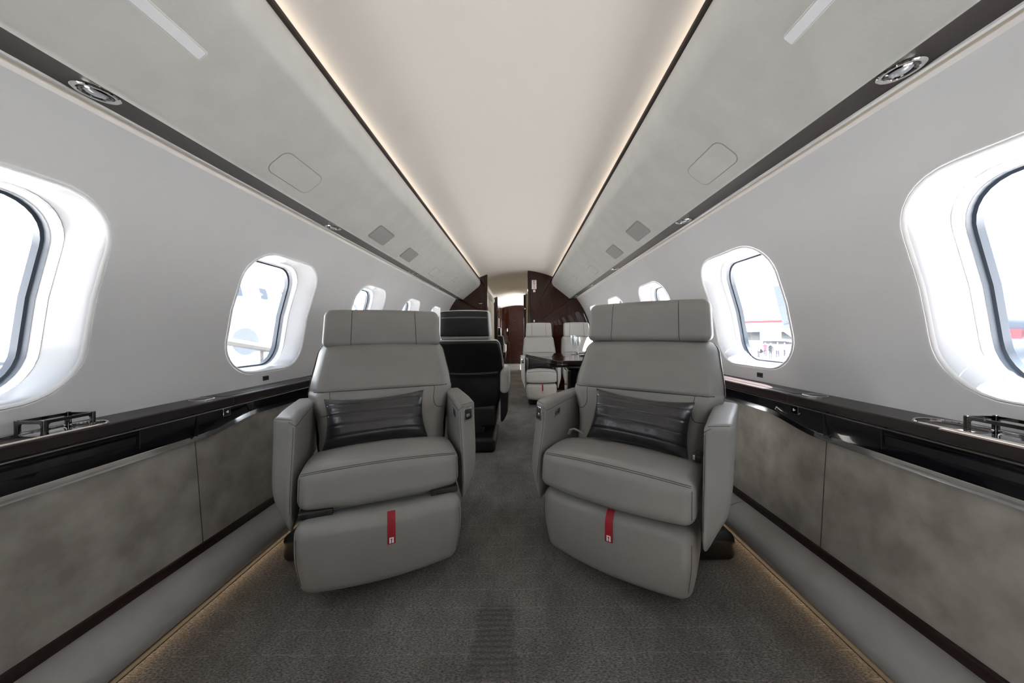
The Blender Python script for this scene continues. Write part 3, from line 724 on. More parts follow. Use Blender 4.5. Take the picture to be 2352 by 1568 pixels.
# ------------------------------------------------------------------ seats
def make_seat(name, label, loc, rz, wx=1., head=.268, head_z=(.814, .990), head_dx=0., leather='leather', aft=False, foot=0., back=(0., 0.), aisle=1, ped=None, group=None, belt=False, f0=.058, gap=False, tab=True):
    """y is towards the back of the seat, x across it; the origin is on the floor below the arm fronts"""
    T = thing(name, label, 'seat', loc, rz, group)
    LE = M[leather]; arm_m = M['black_leather'] if aft else LE
    # cushion
    hx, z0, z1 = .263, .302, .424
    def cush(p):
        x, y, z = p; t = (z - z0) / (z1 - z0); u = x / hx
        f = sm((.16 - y) / .22)
        y2 = y - .018 * (1 - t) * f - .024 * (1 - u * u) * f
        z2 = z + t * (.020 * (1 - u * u) - .045 * sm((y - .02) / .4) + .012 * sin(pi * min(1, max(0, (y + .06) / .3)))) - (1 - t) * .006 * (1 - u * u) * f
        return Vector((x * wx, y2, z2))
    mb = MB(); cz = (z0 + z1) / 2; cy, hy = (.18, .235) if not aft else (.125, .180)
    sbox(mb, LE, (0, cy, cz), (hx, hy, (z1 - z0) / 2), .034, cush, nx=14, ny=12, nz=4, k=5)
    rr_ = .034
    for da in (-.09, .05):
        an = .80 + da
        path = [cush(Vector((x, cy - (hy - rr_) - rr_ * cos(an) - .0006, z1 - rr_ + rr_ * sin(an) + .0006))) for x in [(-hx + .012) + (2 * hx - .024) * i / 24 for i in range(25)]]
        tube(mb, M['seam'], path, .0009, 5)
    for sg in (-1, 1):
        pth = [cush(Vector((sg * (hx - .010 + .0005), cy - (hy - .010) - .0005, z1 - rr_ * .6 - i * .0085))) for i in range(10)]
        tube(mb, M['seam'], pth, .0008, 5)
    cs = mb.build('cushion', T, 50)
    # backrest
    zc, hz, th = .600, .232, .062
    wt = [(.36, .250), (.45, .256), (.52, .272), (.575, .300), (.62, .3125), (.67, .309), (.74, .297), (.832, .283)]
    by, bz = back
    def ycen(z): return .360 + (z - .60) * .52
    def bk(p):
        x, y, z = p; u = x                      # x in -1..1 of the half width
        yy = y
        if y < 0:
            wing = sm((abs(u) - .66) / .10) * sm((.635 - z) / .03) * .016
            groove = .0045 * math.exp(-((z - .628) / .006) ** 2)
            belly = .010 * (1 - u * u)
            low = .012 * sm((.53 - z) / .05) * (1 - sm((abs(u) - .60) / .1))
            yy = y - wing + groove - belly * (.35 + .65 * sm((z - .622) / .018)) + low * .3
            yy -= -.045 * sm((abs(u) - .80) / .22)      # sides sweep back
        return Vector((u * interp(wt, z) * wx, ycen(z) + yy + by * sm((z - .45) / .25), z))
    mb = MB()
    V, F = soft_box(.30, th, hz, .045, 18, 3, 76, 5)
    mb.add([bk(Vector((v.x / .30, v.y, v.z + zc))) for v in V], F, LE)
    eps = -.0004
    def fr(u, z): return bk(Vector((u, -th, z))) + Vector((0, eps, 0))
    us = [-.90 + 1.8 * i / 30 for i in range(31)]
    tube(mb, M['seam'], [fr(u, .628) for u in us], .0020, 5)
    for sg in (-1, 1):
        cur = [(.70, .628 - i * .011) for i in range(5)] + [(.705, .572), (.72, .560), (.75, .548), (.79, .540), (.84, .537), (.89, .536)]
        tube(mb, M['seam'], [fr(sg * a, z) for a, z in cur], .0014, 5)
    bo = mb.build('backrest', T, 50)
    # headrest
    a0, a1 = head_z; hzh = (a1 - a0) / 2; hzc = (a0 + a1) / 2 + bz
    def hd(p):
        x, y, z = p; u = x / .268; t = (z - a0) / (a1 - a0)
        y2 = .470 + (hzc - .85) * .35 + (z - (a0 + a1) / 2) * .12 + y + by - .018 * u * u * (1 if y < 0 else .6)
        return Vector((x / .268 * (head - .010 * t), y2, z + bz + .008 * (1 - u * u) * (t - .2)))
    mb = MB(); sbox(mb, LE, (0, 0, (a0 + a1) / 2), (.268, .052, hzh), .030, hd, nx=12, ny=3, nz=8, k=5)
    for sg in (-1, 1):
        zz = [a0 + .006 + (a1 - a0 - .012) * i / 12 for i in range(13)]
        pth = []
        for z in zz:
            e = max(0, abs(z - (a0 + a1) / 2) - (hzh - .030)); d = .030 - math.sqrt(max(0, .030 ** 2 - e * e))
            pth.append(hd(Vector((sg * .147, -.0524 + d, z))))
        tube(mb, M['seam'], pth, .0016, 5)
    ho = mb.build('headrest', T, 50)
    # arms
    def make_arm(sg):
        ax0, ax1, az0, az1, ay1 = .277, .355, .222, .592, .40
        def am(p):
            x, y, z = p; xo = (x - ax0) / (ax1 - ax0); t = (z - az0) / (az1 - az0)
            f = 1 - sm(y / .20)
            y2 = y + .055 * xo * f - .058 * sm((1 - t) * 1.25) * f * (1 - .3 * sm((.15 - t) / .15))
            z2 = z + (1 - t) * ((-.05 if aft else .15) * sm((y + .0) / .32) + .10 * xo * xo * (max(0, .50 - t) / .50) ** 2) + .006 * sm(y / .15) * t
            x2 = x - (ax1 - ax0) * xo * (.15 * (1 - t) + (0 if aft else .32) * (max(0, .55 - t) / .55) ** 2)
            return Vector((sg * x2 * wx, y2, z2))
        cen = ((ax0 + ax1) / 2, ay1 / 2, (az0 + az1) / 2); half = ((ax1 - ax0) / 2, ay1 / 2, (az1 - az0) / 2)
        mb = MB(); sbox(mb, arm_m, cen, half, .020, am, nx=3, ny=10, nz=14, k=5)
        e = .0006
        zs = .562
        pth = [am(Vector((ax0 - e, y, zs))) for y in [.36 - i * .034 for i in range(11)]]
        pth += [am(Vector((ax0 + .02 - .02 * cos(a) - e * cos(a), .02 - .02 * sin(a) - e * sin(a), zs + .012 * a))) for a in (.4, .8, 1.2, 1.57)]
        tube(mb, M['seam'], pth, .0008, 5)
        pth = [am(Vector((ax0 + .0055 - e, .0055 - e, z))) for z in [zs - i * .022 for i in range(13)]]
        tube(mb, M['seam'], pth, .0008, 5)
        pth = [am(Vector((ax0 + .012 + (ax1 - ax0 - .024) * i / 8, .006 - e, az1 - .0065 + e))) for i in range(9)]
        tube(mb, M['seam'], pth, .0008, 5)
        A = mb.build('armrest', T, 50)
        if aft:
            mb = MB(); sbox(mb, M['leather_light'], ((ax0 + ax1) / 2, .215, az1 - .080), ((ax1 - ax0) / 2 + .0015, .206, .088), .030, lambda p: am(p) + Vector((0, .0, 0)), nx=3, ny=10, nz=3, k=4)  # pale colour stands in for window light on the pad
            o = mb.build('arm_pad', A, 50); o['label'] = 'leather arm pad with window light in its colour'
        if sg == aisle and not aft:
            # seat controls: oval bezel on the front, small plate on the inner face
            def fp(a, b, h): return am(Vector(((ax0 + ax1) / 2 + .002 + sg * 0 + a, -h, .545 + b)))
            mb = MB(); plate(mb, M['chrome'], rrect(.0205, .0260, .009, 5), -.002, .0034, fp, .0012); o = mb.build('control_bezel', A, 40); o['label'] = 'rounded chrome control bezel'
            mb = MB(); plate(mb, M['black_plastic'], rrect(.0155, .0205, .006, 5), .001, .0038, fp, .0006); mb.build('control_face', o, 40)
            mb = MB(); sbox(mb, M['chrome'], (0, 0, 0), (.0085, .004, .006), .0035, lambda p: fp(p.x, p.z - .004, .0045 - p.y * .5), nx=1, ny=1, nz=1); mb.build('control_knob', o, 40)
            def ip(a, b, h): return am(Vector((ax0 - h, .105 + a, .528 + b)))
            mb = MB(); plate(mb, M['chrome'], rrect(.0245, .0150, .002, 3), -.001, .0018, ip, .0006); o = mb.build('switch_plate', A, 40); o['label'] = 'small chrome switch plate'
            for q in (-1, 1):
                mb = MB(); plate(mb, M['black_plastic'], rrect(.0065, .0075, .001, 3), .0012, .0026, lambda a, b, h: ip(a + q * .0085, b, h), .0006); mb.build('switch', o, 40)
        return A
    make_arm(-1); make_arm(1)
    # footrest
    fx, f1 = .2605, .287
    def ft(p):
        x, y, z = p; u = x / fx; t = (z - f0) / (f1 - f0)
        f = sm((.03 - y) / .12)
        return Vector((x * wx * lerp(.945, 1., sm(t * 1.6)), y + foot - .020 * (1 - u * u) * f + .012 * (1 - t) ** 2 * f - .010 * (1 - (2 * t - 1) ** 2) * f, z - .010 * (1 - u * u) * (1 - t)))
    fcy, fhy = -.045, .075
    if not aft:
        mb = MB(); sbox(mb, LE, (0, fcy, (f0 + f1) / 2), (fx, fhy, (f1 - f0) / 2), .038, ft, nx=14, ny=3, nz=10, k=6)
        for sg in (-1, 1):
            e = .0007
            pth = [ft(Vector((sg * (fx - .011 + e), fcy - fhy + .011 - e, f0 + .04 + (f1 - f0 - .08) * i / 10))) for i in range(11)]
            tube(mb, M['seam'], pth, .0007, 5)
        fo = mb.build('footrest', T, 50)
        if tab:
            tx = .022 if aisle > 0 else .012
            def on(a, z, h):
                e = max(0, z - (f1 - .038)); d = .038 - math.sqrt(max(0, .038 ** 2 - e * e))
                return ft(Vector((tx + a, fcy - fhy + d - h, z)))
            mb = MB()
            zz = [f1 - .004 - i * .010 for i in range(10)]; hwt = .0125
            rows = [[on(-hwt, z, .0008), on(hwt, z, .0008), on(hwt, z, .0024), on(-hwt, z, .0024)] for z in zz]
            Vv = [p for r in rows for p in r]; Ff = [(4 * i + k, 4 * i + (k + 1) % 4, 4 * i + 4 + (k + 1) % 4, 4 * i + 4 + k) for i in range(9) for k in range(4)] + [(0, 1, 2, 3), (39, 38, 37, 36)]
            mb.add(Vv, Ff, M['red']); o = mb.build('pull_tab', fo, 30); o['label'] = 'red fabric pull strap with a white symbol'
            zb = zz[-1] + .0115
            mb = MB()
            def pl(poly): plate(mb, M['white_print'], poly, .0022, .0030, lambda a, b, h: on(a, zb + b, h))
            pl([(-.0068, -.0085), (-.0015, -.0085), (-.0012, .000), (-.003, .003), (-.0022, .0055), (-.0068, .0088)])
            pl([(.0015, -.0085), (.0068, -.0085), (.0068, .0088), (.0022, .0055), (.003, .003), (.0012, .000)])
            pl([(-.0068, .0088), (-.0022, .0055), (.0022, .0055), (.0068, .0088)])
            mb.build('strap_symbol', o, 30)
        if gap:
            mb = MB(); sbox(mb, M['hinge'], (0, -.005, .290), (.225 * wx, .045, .020), .008, nx=2, ny=1, nz=1); mb.build('hinge_panel', T)
            for sg in (-1, 1):
                mb = MB(); sbox(mb, M['black_plastic'], (sg * .205 * wx, -.045, .296), (.048, .035, .011), .005, nx=1, ny=1, nz=1); sbox(mb, M['black_plastic'], (sg * .165 * wx, -.077, .298), (.010, .008, .010), .004, nx=1, ny=1, nz=1); mb.build('bracket', T)
    # under frame
    mb = MB(); sbox(mb, M['black_plastic'], (0, .22, .225), (.240 * wx, .20, .088), .03, nx=2, ny=2, nz=2); mb.build('underframe', T)
    mb = MB(); sbox(mb, M['black_plastic'], (0, .26, .125), (.13 * wx, .16, .075), .03, nx=2, ny=2, nz=2); mb.build('swivel_column', T)
    # back shell
    mb = MB()
    hzs = .235 if not aft else .300
    zc2 = .585 if not aft else .520
    def sh(p):
        x, y, z = p; u = x
        w_ = interp([(.20, .225), (.36, .262), (.48, .276), (.60, .300), (.70, .297), (.83, .274)], z)
        bow = -.030 * u * u
        return Vector((u * w_ * wx, ycen(max(z, .55 if aft else .42)) + .066 + by * sm((z - .45) / .25) + y + bow * (1 if y > 0 else .3) - (.03 if aft else .06) * sm((.42 - z) / .25), z))
    V, F = soft_box(.30, .030, hzs, .026, 10, 2, 20, 4)
    mb.add([sh(Vector((v.x / .30, v.y, v.z + zc2))) for v in V], F, M['black_leather'])
    def rear(u, z): return sh(Vector((u, .0304, z)))
    for zq in (.572, .580): tube(mb, M['stitch'], [rear(u, zq - .012 * (1 - u * u)) for u in [-.88 + 1.76 * i / 24 for i in range(25)]], .0010, 5)
    so = mb.build('back_shell', T, 50); so['label'] = 'black leather rear shell'
    if aft:
        mb = MB(); V, F = soft_box(.268, .014, hzh - .014, .012, 10, 2, 8, 4)
        mb.add([hd(Vector((v.x * .93, v.y + .056, v.z + (a0 + a1) / 2 + .006))) for v in V], F, M['black_leather'])
        for zq in (.052, .057):
            tube(mb, M['stitch'], [hd(Vector((x, .0706, a1 - zq - .0))) for x in [-.235 + .47 * i / 20 for i in range(21)]], .0008, 5)
        o = mb.build('headrest_cover', ho, 50); o['label'] = 'black leather headrest back'
        mb = MB()
        sbox(mb, M['black_plastic'], (0, .335, .270), (.215 * wx, .030, .075), .015, nx=3, ny=1, nz=2); sbox(mb, M['black_plastic'], (.13 * wx, .372, .235), (.09 * wx, .012, .055), .010, nx=2, ny=1, nz=1); mb.build('lower_cover', T, 50)
    # pedestal, in line with the cabin
    if ped:
        px0, px1, py0, py1 = ped
        Pd = MB()
        cxp, cyp = (px0 + px1) / 2 - loc[0], (py0 + py1) / 2 - loc[1]
        mi = Matrix.Rotation(-rz, 3, 'Z')
        sbox(Pd, M['black_leather'], (cxp, cyp, .053), ((px1 - px0) / 2, (py1 - py0) / 2, .053), .030, lambda p: mi @ p, nx=3, ny=3, nz=1, k=5)
        Pd.build('pedestal', T, 40)
    if belt:
        mb = MB(); sbox(mb, M['black_plastic'], (.245, .150, .446), (.014, .030, .010), .005, nx=1, ny=1, nz=1)
        sbox(mb, M['chrome'], (.236, .128, .449), (.004, .012, .009), .002, nx=1, ny=1, nz=1); mb.build('belt_buckle', T)
        mb = MB(); tube(mb, M['leather_light'], [(-.262, .18, .43), (-.245, .165, .455), (-.225, .160, .462), (-.205, .17, .452), (-.200, .19, .437)], .008, 8, flat=.5); mb.build('belt_strap', T)
    return T

grp = 'leather cabin seats'
make_seat('armchair', 'grey leather swivel armchair in left foreground with striped pillow', (-.4385, 1.204, 0), .3805, aisle=1, ped=(-.86, -.36, 1.25, 1.66), gap=True, group=grp)
make_seat('armchair', 'grey leather swivel armchair in right foreground, sunlit beside the wall', (.382, 1.143, 0), -.618, aisle=-1, ped=(.38, .876, 1.235, 1.66), foot=.070, back=(-.034, .017), belt=True, group=grp)
make_seat('armchair', 'black backed armchair facing away, behind the left foreground armchair', (-.350, 2.98, 0), pi, wx=.90, head=.198, head_z=(.835, 1.045), aft=True, leather='leather_light', aisle=1, ped=(-.50, -.13, 2.40, 2.85), group=grp)
make_seat('armchair', 'pale leather seat beside the aisle, behind the dark table', (.302, 3.88, 0), 0., wx=.685, head=.174, head_z=(.825, 1.01), leather='leather_light', aisle=-1, ped=(.15, .45, 4.0, 4.35), foot=.05, f0=.105, group=grp)
make_seat('armchair', 'pale leather seat by right wall, behind the champagne glasses', (.800, 3.88, 0), 0., wx=.685, head=.174, head_z=(.825, 1.01), leather='leather_light', aisle=-1, ped=(.65, .95, 4.0, 4.35), foot=.05, f0=.105, group=grp)
make_seat('armchair', 'far black backed seat glimpsed through the doorway', (-.62, 8.72, 0), pi, wx=.86, head=.20, head_z=(.825, 1.03), aft=True, leather='leather_light', aisle=1, ped=(-.8, -.45, 8.2, 8.6), group=grp)

# ------------------------------------------------------------------ pillows
def pillow(label, seat_loc, rz, at, hx, hz, tilt, lean, pinch=.9):
    n, m_ = 40, 26
    V, F = [], []
    mb = MB()
    def P(u, v, sd):
        # u, v in -1..1 ; corners stay out, sides draw in
        x = hx * u * (1 - .075 * (1 - v * v) ** 1.0 * abs(u)); z = hz * v * (1 - .15 * (1 - u * u) * abs(v))
        e = (max(0, 1 - abs(u) ** 3.2) ** .62) * (max(0, 1 - abs(v) ** 2.6) ** .62)
        th = .050 * e
        if sd < 0:
            pl = 0
            for c in (-.58, -.16, .26, .68): pl += math.exp(-((v - c) / .035) ** 2) - .35 * math.exp(-((v - c - .09) / .06) ** 2)
            th -= .0030 * pl * min(1, e * 2.5)
            th += .0022 * e * sin(6 * u + 4 * v) * (1 - abs(v)) + .0030 * math.exp(-((u - .18) / .05) ** 2 - ((v + .72) / .22) ** 2) * sin(40 * u)
        return Vector((x, sd * th, z))
    for sd in (-1, 1):
        o = len(V)
        for j in range(m_ * 2 + 1):
            for i in range(n + 1): V.append(P(-1 + 2 * i / n, -1 + j / m_, sd))
        for j in range(m_ * 2):
            for i in range(n):
                a = o + j * (n + 1) + i; F.append((a, a + 1, a + n + 2, a + n + 1))
    mb.add(V, F, M['satin'])
    for c in (-.58, -.16, .26, .68):
        tube(mb, M['lacquer'], [P(-.97 + 1.94 * i / 40, c, -1) + Vector((0, .0004, 0)) for i in range(41)], .0013, 5)
    X = Matrix.Rotation(tilt, 3, 'Y') ; L_ = Matrix.Rotation(lean, 3, 'X')
    mb.v = [tuple(L_ @ (X @ Vector(p))) for p in mb.v]
    o = mb.build('pillow', None, 60)
    c, s_ = cos(rz), sin(rz)
    o.location = (seat_loc[0] + c * at[0] - s_ * at[1], seat_loc[1] + s_ * at[0] + c * at[1], at[2]); o.rotation_euler.z = rz
    return tag(o, label, 'pillow', 'charcoal satin pillows')
pillow('charcoal satin pillow with sewn pleats, leaning in the left foreground armchair', (-.4385, 1.204), .3805, (-.030, .205, .520), .198, .105, -.03, -.44)
pillow('charcoal satin pillow with sewn pleats, leaning in the right foreground armchair', (.382, 1.143), -.618, (.030, .190, .527), .192, .105, .05, -.42)
pillow('dark pillow leaning in the pale aisle seat behind the table', (.302, 3.88), 0, (0, .20, .530), .155, .105, 0, -.42)

# ------------------------------------------------------------------ dining table and what stands on it
T = thing('dining_table', 'dark glossy wood dining table with one angled end', 'table', (.55, 2.4, 0))
def rounded_poly(pts, rad):
    out = []
    for i, q in enumerate(pts):
        p, r_ = pts[i - 1], pts[(i + 1) % len(pts)]
        out += [(a[0], a[1]) for a in arc_fillet((*p, 0), (*q, 0), (*r_, 0), rad, 5)]
    return out
top = rounded_poly([(.295, 2.04), (1.03, 2.04), (1.03, 2.86), (.095, 2.86), (.11, 2.70)], .03)
mb = MB(); plate(mb, M['lacquer'], [(x - .55, y - 2.4) for x, y in top], .678, .700, lambda a, b, h: Vector((a, b, h)), .003)
o = mb.build('tabletop', T, 30)
o.data.materials[0] = textured('table_veneer', (.020, .010, .008), (.036, .018, .013), 12, rough=.14, bump=0, stretch=(.6, 6, 6), coat=.8, coat_rough=.03)
mb = MB(); plate(mb, M['chrome'], [((x - .55) * .995, (y - 2.4) * .995) for x, y in top], .674, .678, lambda a, b, h: Vector((a, b, h))); mb.build('edge_line', T, 30)
mb = MB(); plate(mb, M['lacquer'], [((x - .55) * .80, (y - 2.4) * .72) for x, y in top], .658, .674, lambda a, b, h: Vector((a, b, h))); sbox(mb, M['black_plastic'], (-.12, .05, .647), (.17, .20, .011), .008, nx=1, ny=1, nz=1); mb.build('underframe', T, 30)
mb = MB(); sbox(mb, M['lacquer'], (-.05, .05, .31), (.10, .11, .31), .02, nx=1, ny=1, nz=2); mb.build('leg', T, 30)
def flute(label, x, y, sc=1.):
    G = thing('champagne_flute', label, 'glass', (x, y, .700), 0, 'champagne flutes on the table')
    mb = MB(); lathe(mb, M['wine_glass'], [(0, .062), (.006, .068), (.013, .085), (.021, .11), (.0245, .14), (.0235, .175), (.0225, .175), (.0233, .14), (.0198, .111), (.011, .086), (0, .072)], 28); mb.build('bowl', G, 60)
    mb = MB(); lathe(mb, M['wine_glass'], [(0, .003), (.004, .004), (.003, .02), (.003, .055), (.006, .068), (0, .063)], 16); mb.build('stem', G, 60)
    mb = MB(); lathe(mb, M['wine_glass'], [(.030, 0), (.030, .001), (.012, .003), (0, .004)], 28); mb.build('foot', G, 60)
    G.scale = (sc, sc, sc)
flute('taller champagne flute on the table, left of the two', .478, 2.60, .88)
flute('shorter champagne flute on the table, right of the two', .528, 2.66, .80)
mb = MB(); lathe(mb, M['dish'], [(0, .003), (.03, .003), (.040, .007), (.048, .011), (.0485, .0095), (.040, .004), (.025, 0), (0, 0)], 36, (.55, 2.50, .700))
tag(mb.build('plate', None, 50), 'small white plate on the table in front of the flutes', 'plate')
Lf = thing('leaflet', 'small black and white leaflet with a green corner on the table', 'leaflet', (.60, 2.72, .700))
mb = MB(); sbox(mb, M['black_plastic'], (0, 0, .005), (.07, .045, .005), .002, nx=1, ny=1, nz=1); mb.build('cover', Lf)
mb = MB(); sbox(mb, M['white_print'], (-.01, .0, .0135), (.055, .04, .0035), .001, nx=1, ny=1, nz=1); mb.build('pages', Lf)
mb = MB(); sbox(mb, M['green'], (.048, -.025, .020), (.016, .014, .004), .001, nx=1, ny=1, nz=1); mb.build('green_corner', Lf)

# ------------------------------------------------------------------ outside, seen through the windows
GZ = -2.2
mb = MB(); box(mb, M['concrete'], (-160, -120, GZ - .2), (160, 160, GZ))
tag(mb.build('ground_apron'), 'pale concrete airport apron outside', 'apron', kind='structure')
def jet(name, label, x, ynose, ytail, z, rad, body, wind, teal=False, flag=False):
    J = thing(name, label, 'aircraft', (x, 0, GZ))
    zz = z - GZ; L_ = ytail - ynose
    prof = [(0, 0), (.25, .01), (.55, .04), (.8, .09), (.97, .16), (1, .24), (1, .68), (.85, .80), (.5, .92), (.18, 1.)]
    mb = MB(); V, F = [], []; n = 28
    for r, t in prof:
        for k in range(n):
            a = 2 * pi * k / n
            V.append((rad * r * cos(a), ynose + L_ * t, zz + rad * r * sin(a) + (rad * .5 * max(0, t - .68) / .32)))
    for i in range(len(prof) - 1):
        for k in range(n): F.append((i * n + k, i * n + (k + 1) % n, (i + 1) * n + (k + 1) % n, (i + 1) * n + k))
    mb.add(V, F, M[body]); mb.build('fuselage', J, 60)
    sg = -1 if x > 0 else 1
    for q in range(int(L_ * .5 / 1.6)):
        y = ynose + L_ * .2 + q * 1.6
        mb = MB(); plate(mb, M[wind], rrect(.22 * rad / 2, .27 * rad / 2, .08, 4), .97, 1.006, lambda a, b, h: Vector((sg * rad * h * cos(.25 + b / rad), y + a, zz + rad * h * sin(.25 + b / rad)))); mb.build('cabin_window', J)
    mb = MB(); h = rad * 2.2
    V = []
    for w_ in (-.12, .12): V += [(w_, ynose + L_ * .80, zz + rad * .8), (w_, ynose + L_ * .99, zz + rad * .7), (w_ * .4, ynose + L_ * 1.06, zz + rad + h), (w_ * .4, ynose + L_ * .95, zz + rad + h)]
    mb.add(V, [(0, 1, 2, 3), (7, 6, 5, 4), (0, 4, 5, 1), (1, 5, 6, 2), (2, 6, 7, 3), (3, 7, 4, 0)], M['teal_paint' if teal else body]); mb.build('tail_fin', J)
    for w_ in (-1, 1):
        mb = MB(); V = []
        for zq in (-.12, .12): V += [(w_ * rad * .5, ynose + L_ * .42, zz - rad * .6 + zq), (w_ * rad * .5, ynose + L_ * .62, zz - rad * .6 + zq), (w_ * rad * 3.4, ynose + L_ * .70, zz - rad * .1 + zq * .3), (w_ * rad * 3.4, ynose + L_ * .65, zz - rad * .1 + zq * .3)]
        mb.add(V, [(0, 1, 2, 3), (7, 6, 5, 4), (0, 4, 5, 1), (1, 5, 6, 2), (2, 6, 7, 3), (3, 7, 4, 0)], M[body]); mb.build('wing', J)
    if teal:
        mb = MB(); pts = rrect(1.0, .34, .3, 8)
        for (yy, ang) in ((ynose + L_ * .40, .0), (ynose + L_ * .43, -.75)):
            plate(mb, M['teal_paint'], [(a * 1.3, b * 1.8 + .25 * a) for a, b in pts], .98, 1.008, lambda a, b, h: Vector((sg * rad * h * cos(ang + b / rad), yy + a, zz + rad * h * sin(ang + b / rad))))
        mb.build('teal_marking', J)
    if flag:
        def fx(a, b, h): return Vector((sg * rad * h * cos(.12 + b / rad), flag + a * -1, zz + rad * h * sin(.12 + b / rad)))
        mb = MB(); plate(mb, M['sign_red'], rrect(.34, .17, .01, 2), .99, 1.010, fx); o = mb.build('flag_marking', J); o['label'] = 'red flag with white crescent and star'
        mb = MB(); cr = []
        for i in range(21): a = .55 + (2 * pi - 1.1) * i / 20; cr.append((-.08 + .085 * cos(a), .085 * sin(a)))
        for i in range(21): a = .65 + (2 * pi - 1.3) * (20 - i) / 20; cr.append((-.058 + .066 * cos(a), .066 * sin(a)))
        n2 = len(cr); Vc = [fx(*p, 1.016) for p in cr]; mb.add(Vc, [(i, i + 1, n2 - 2 - i, n2 - 1 - i) for i in range(20)], M['white_print'])
        st = [((.040 if i % 2 == 0 else .016) * cos(2 * pi * i / 10 + pi) + .062, (.040 if i % 2 == 0 else .016) * sin(2 * pi * i / 10)) for i in range(10)]
        mb.add([fx(*p, 1.016) for p in st], [tuple(range(10))], M['white_print']); mb.build('crescent_star', o)
    if teal:
        mb = MB(); lathe(mb, M['grey_paint'], [(.30, .9), (.62, .95), (.66, .8), (.78, .2), (.74, -.6), (.45, -1.3), (0, -1.4)], 24, (sg * 3.0, ynose + L_ * .31, zz - 1.9), xf=Matrix.Rotation(pi / 2, 3, 'X')); mb.build('engine', J, 50)
    for yy in (.18, .52):
        mb = MB(); tube(mb, M['rubber'], [(0, ynose + L_ * yy, .25), (0, ynose + L_ * yy, zz - rad * .8)], .09, 8); lathe(mb, M['rubber'], [(0, -.12), (.3, -.12), (.34, 0), (.3, .12), (0, .12)], 18, (0, ynose + L_ * yy, .34), xf=Matrix.Rotation(pi / 2, 3, 'Y')); mb.build('landing_gear', J)
jet('parked_aircraft', 'large white aircraft with teal markings outside the left windows', -15.5, 6, 38, 2.55, 2.2, 'white_paint', 'dark_glass', teal=True)
jet('parked_aircraft', 'white aircraft tail far outside the left front window', -42, 8, 28, 1.2, 1.4, 'white_paint', 'dark_glass')
jet('parked_aircraft', 'grey blue aircraft with a small red flag outside the right front window', 19.2, 10.6, 24, .55, 1.15, 'grey_paint', 'dark_glass', flag=12.15)
def van(label, x, y, rz, body, L_=4.6, group='vehicles on the apron'):
    Vn = thing('van', label, 'van', (x, y, GZ), rz, group)
    mb = MB(); sbox(mb, M[body], (0, 0, 1.1), (L_ / 2, .9, .85), .2, lambda p: Vector((p.x, p.y * (1 - .1 * max(0, p.z - 1.1)), p.z - (.75 * sm((p.x - L_ * .28) / .8) * max(0, (p.z - 1.0) / .95)))), nx=8, ny=2, nz=4); mb.build('body', Vn)
    for sg in (-1, 1):
        mb = MB(); sbox(mb, M['dark_glass'], (-.2, sg * .875, 1.5), (L_ * .30, .02, .22), .019, nx=2, ny=1, nz=1); mb.build('side_window', Vn)
    for a in (-L_ * .32, L_ * .32):
        for sg in (-1, 1):
            mb = MB(); lathe(mb, M['rubber'], [(0, -.1), (.28, -.1), (.33, 0), (.28, .1), (0, .1)], 16, (a, sg * .82, .33), xf=Matrix.Rotation(pi / 2, 3, 'X')); mb.build('wheel', Vn)
van('white service van close outside the left front window', -13.5, 8.7, 1.2, 'white_paint')
van('grey blue van on the apron beyond the left front window', -21, 13.7, 1.9, 'grey_paint')
van('white van parked behind the people outside the right windows', 36, 46.0, 2.4, 'white_paint', 6.)
van('grey blue van parked far beyond the left front window', -31, 20.5, 1.5, 'grey_paint', 5.2)
BL = thing('belt_loader', 'dark inclined belt loader beside the white aircraft, seen through left window', 'loader', (-11.0, 14.0, GZ), 0)
mb = MB(); tube(mb, M['rubber'], [(-.6, -2.2, 3.1), (.0, 0, 2.62), (.5, 2.0, 2.2)], .16, 8); mb.build('conveyor', BL)
mb = MB(); sbox(mb, M['grey_paint'], (0, 0, .95), (.8, 1.9, .45), .1, nx=2, ny=2, nz=1); mb.build('chassis', BL)
mb = MB(); tube(mb, M['rubber'], [(0, .1, 1.3), (.0, .1, 2.6)], .10, 8); mb.build('support_post', BL)
for a in (-1.2, 1.2):
    mb = MB(); lathe(mb, M['rubber'], [(0, -.85), (.45, -.85), (.5, -.7), (.5, .7), (.45, .85), (0, .85)], 16, (0, a, .5), xf=Matrix.Rotation(pi / 2, 3, 'Y')); mb.build('wheel', BL)
Bd = thing('terminal_building', 'low white building with a red roof line far outside the right windows', 'building', (52, 62, GZ), -.72)
mb = MB(); sbox(mb, M['white_paint'], (0, 0, 2.6), (32, 4, 2.6), .1, nx=1, ny=1, nz=1); mb.build('wall', Bd)
mb = MB(); sbox(mb, M['sign_red'], (0, -4.05, 4.9), (32.1, .12, .22), .03, nx=1, ny=1, nz=1); mb.build('roof_line', Bd)
for q in range(9):
    mb = MB(); sbox(mb, M['dark_glass'], (-26 + q * 6.4, -4.02, 2.2), (1.6, .06, .8), .03, nx=1, ny=1, nz=1); mb.build('window', Bd)
cl = [('navy', (.03, .05, .14)), ('white', (.8, .8, .8)), ('red', (.5, .05, .08)), ('black', (.02, .02, .03)), ('pink', (.7, .2, .35)), ('grey', (.3, .3, .32)), ('blue', (.1, .2, .5)), ('beige', (.55, .45, .33)), ('dark green', (.04, .1, .06))]
trouser = simple('trousers', (.03, .035, .06), .8)
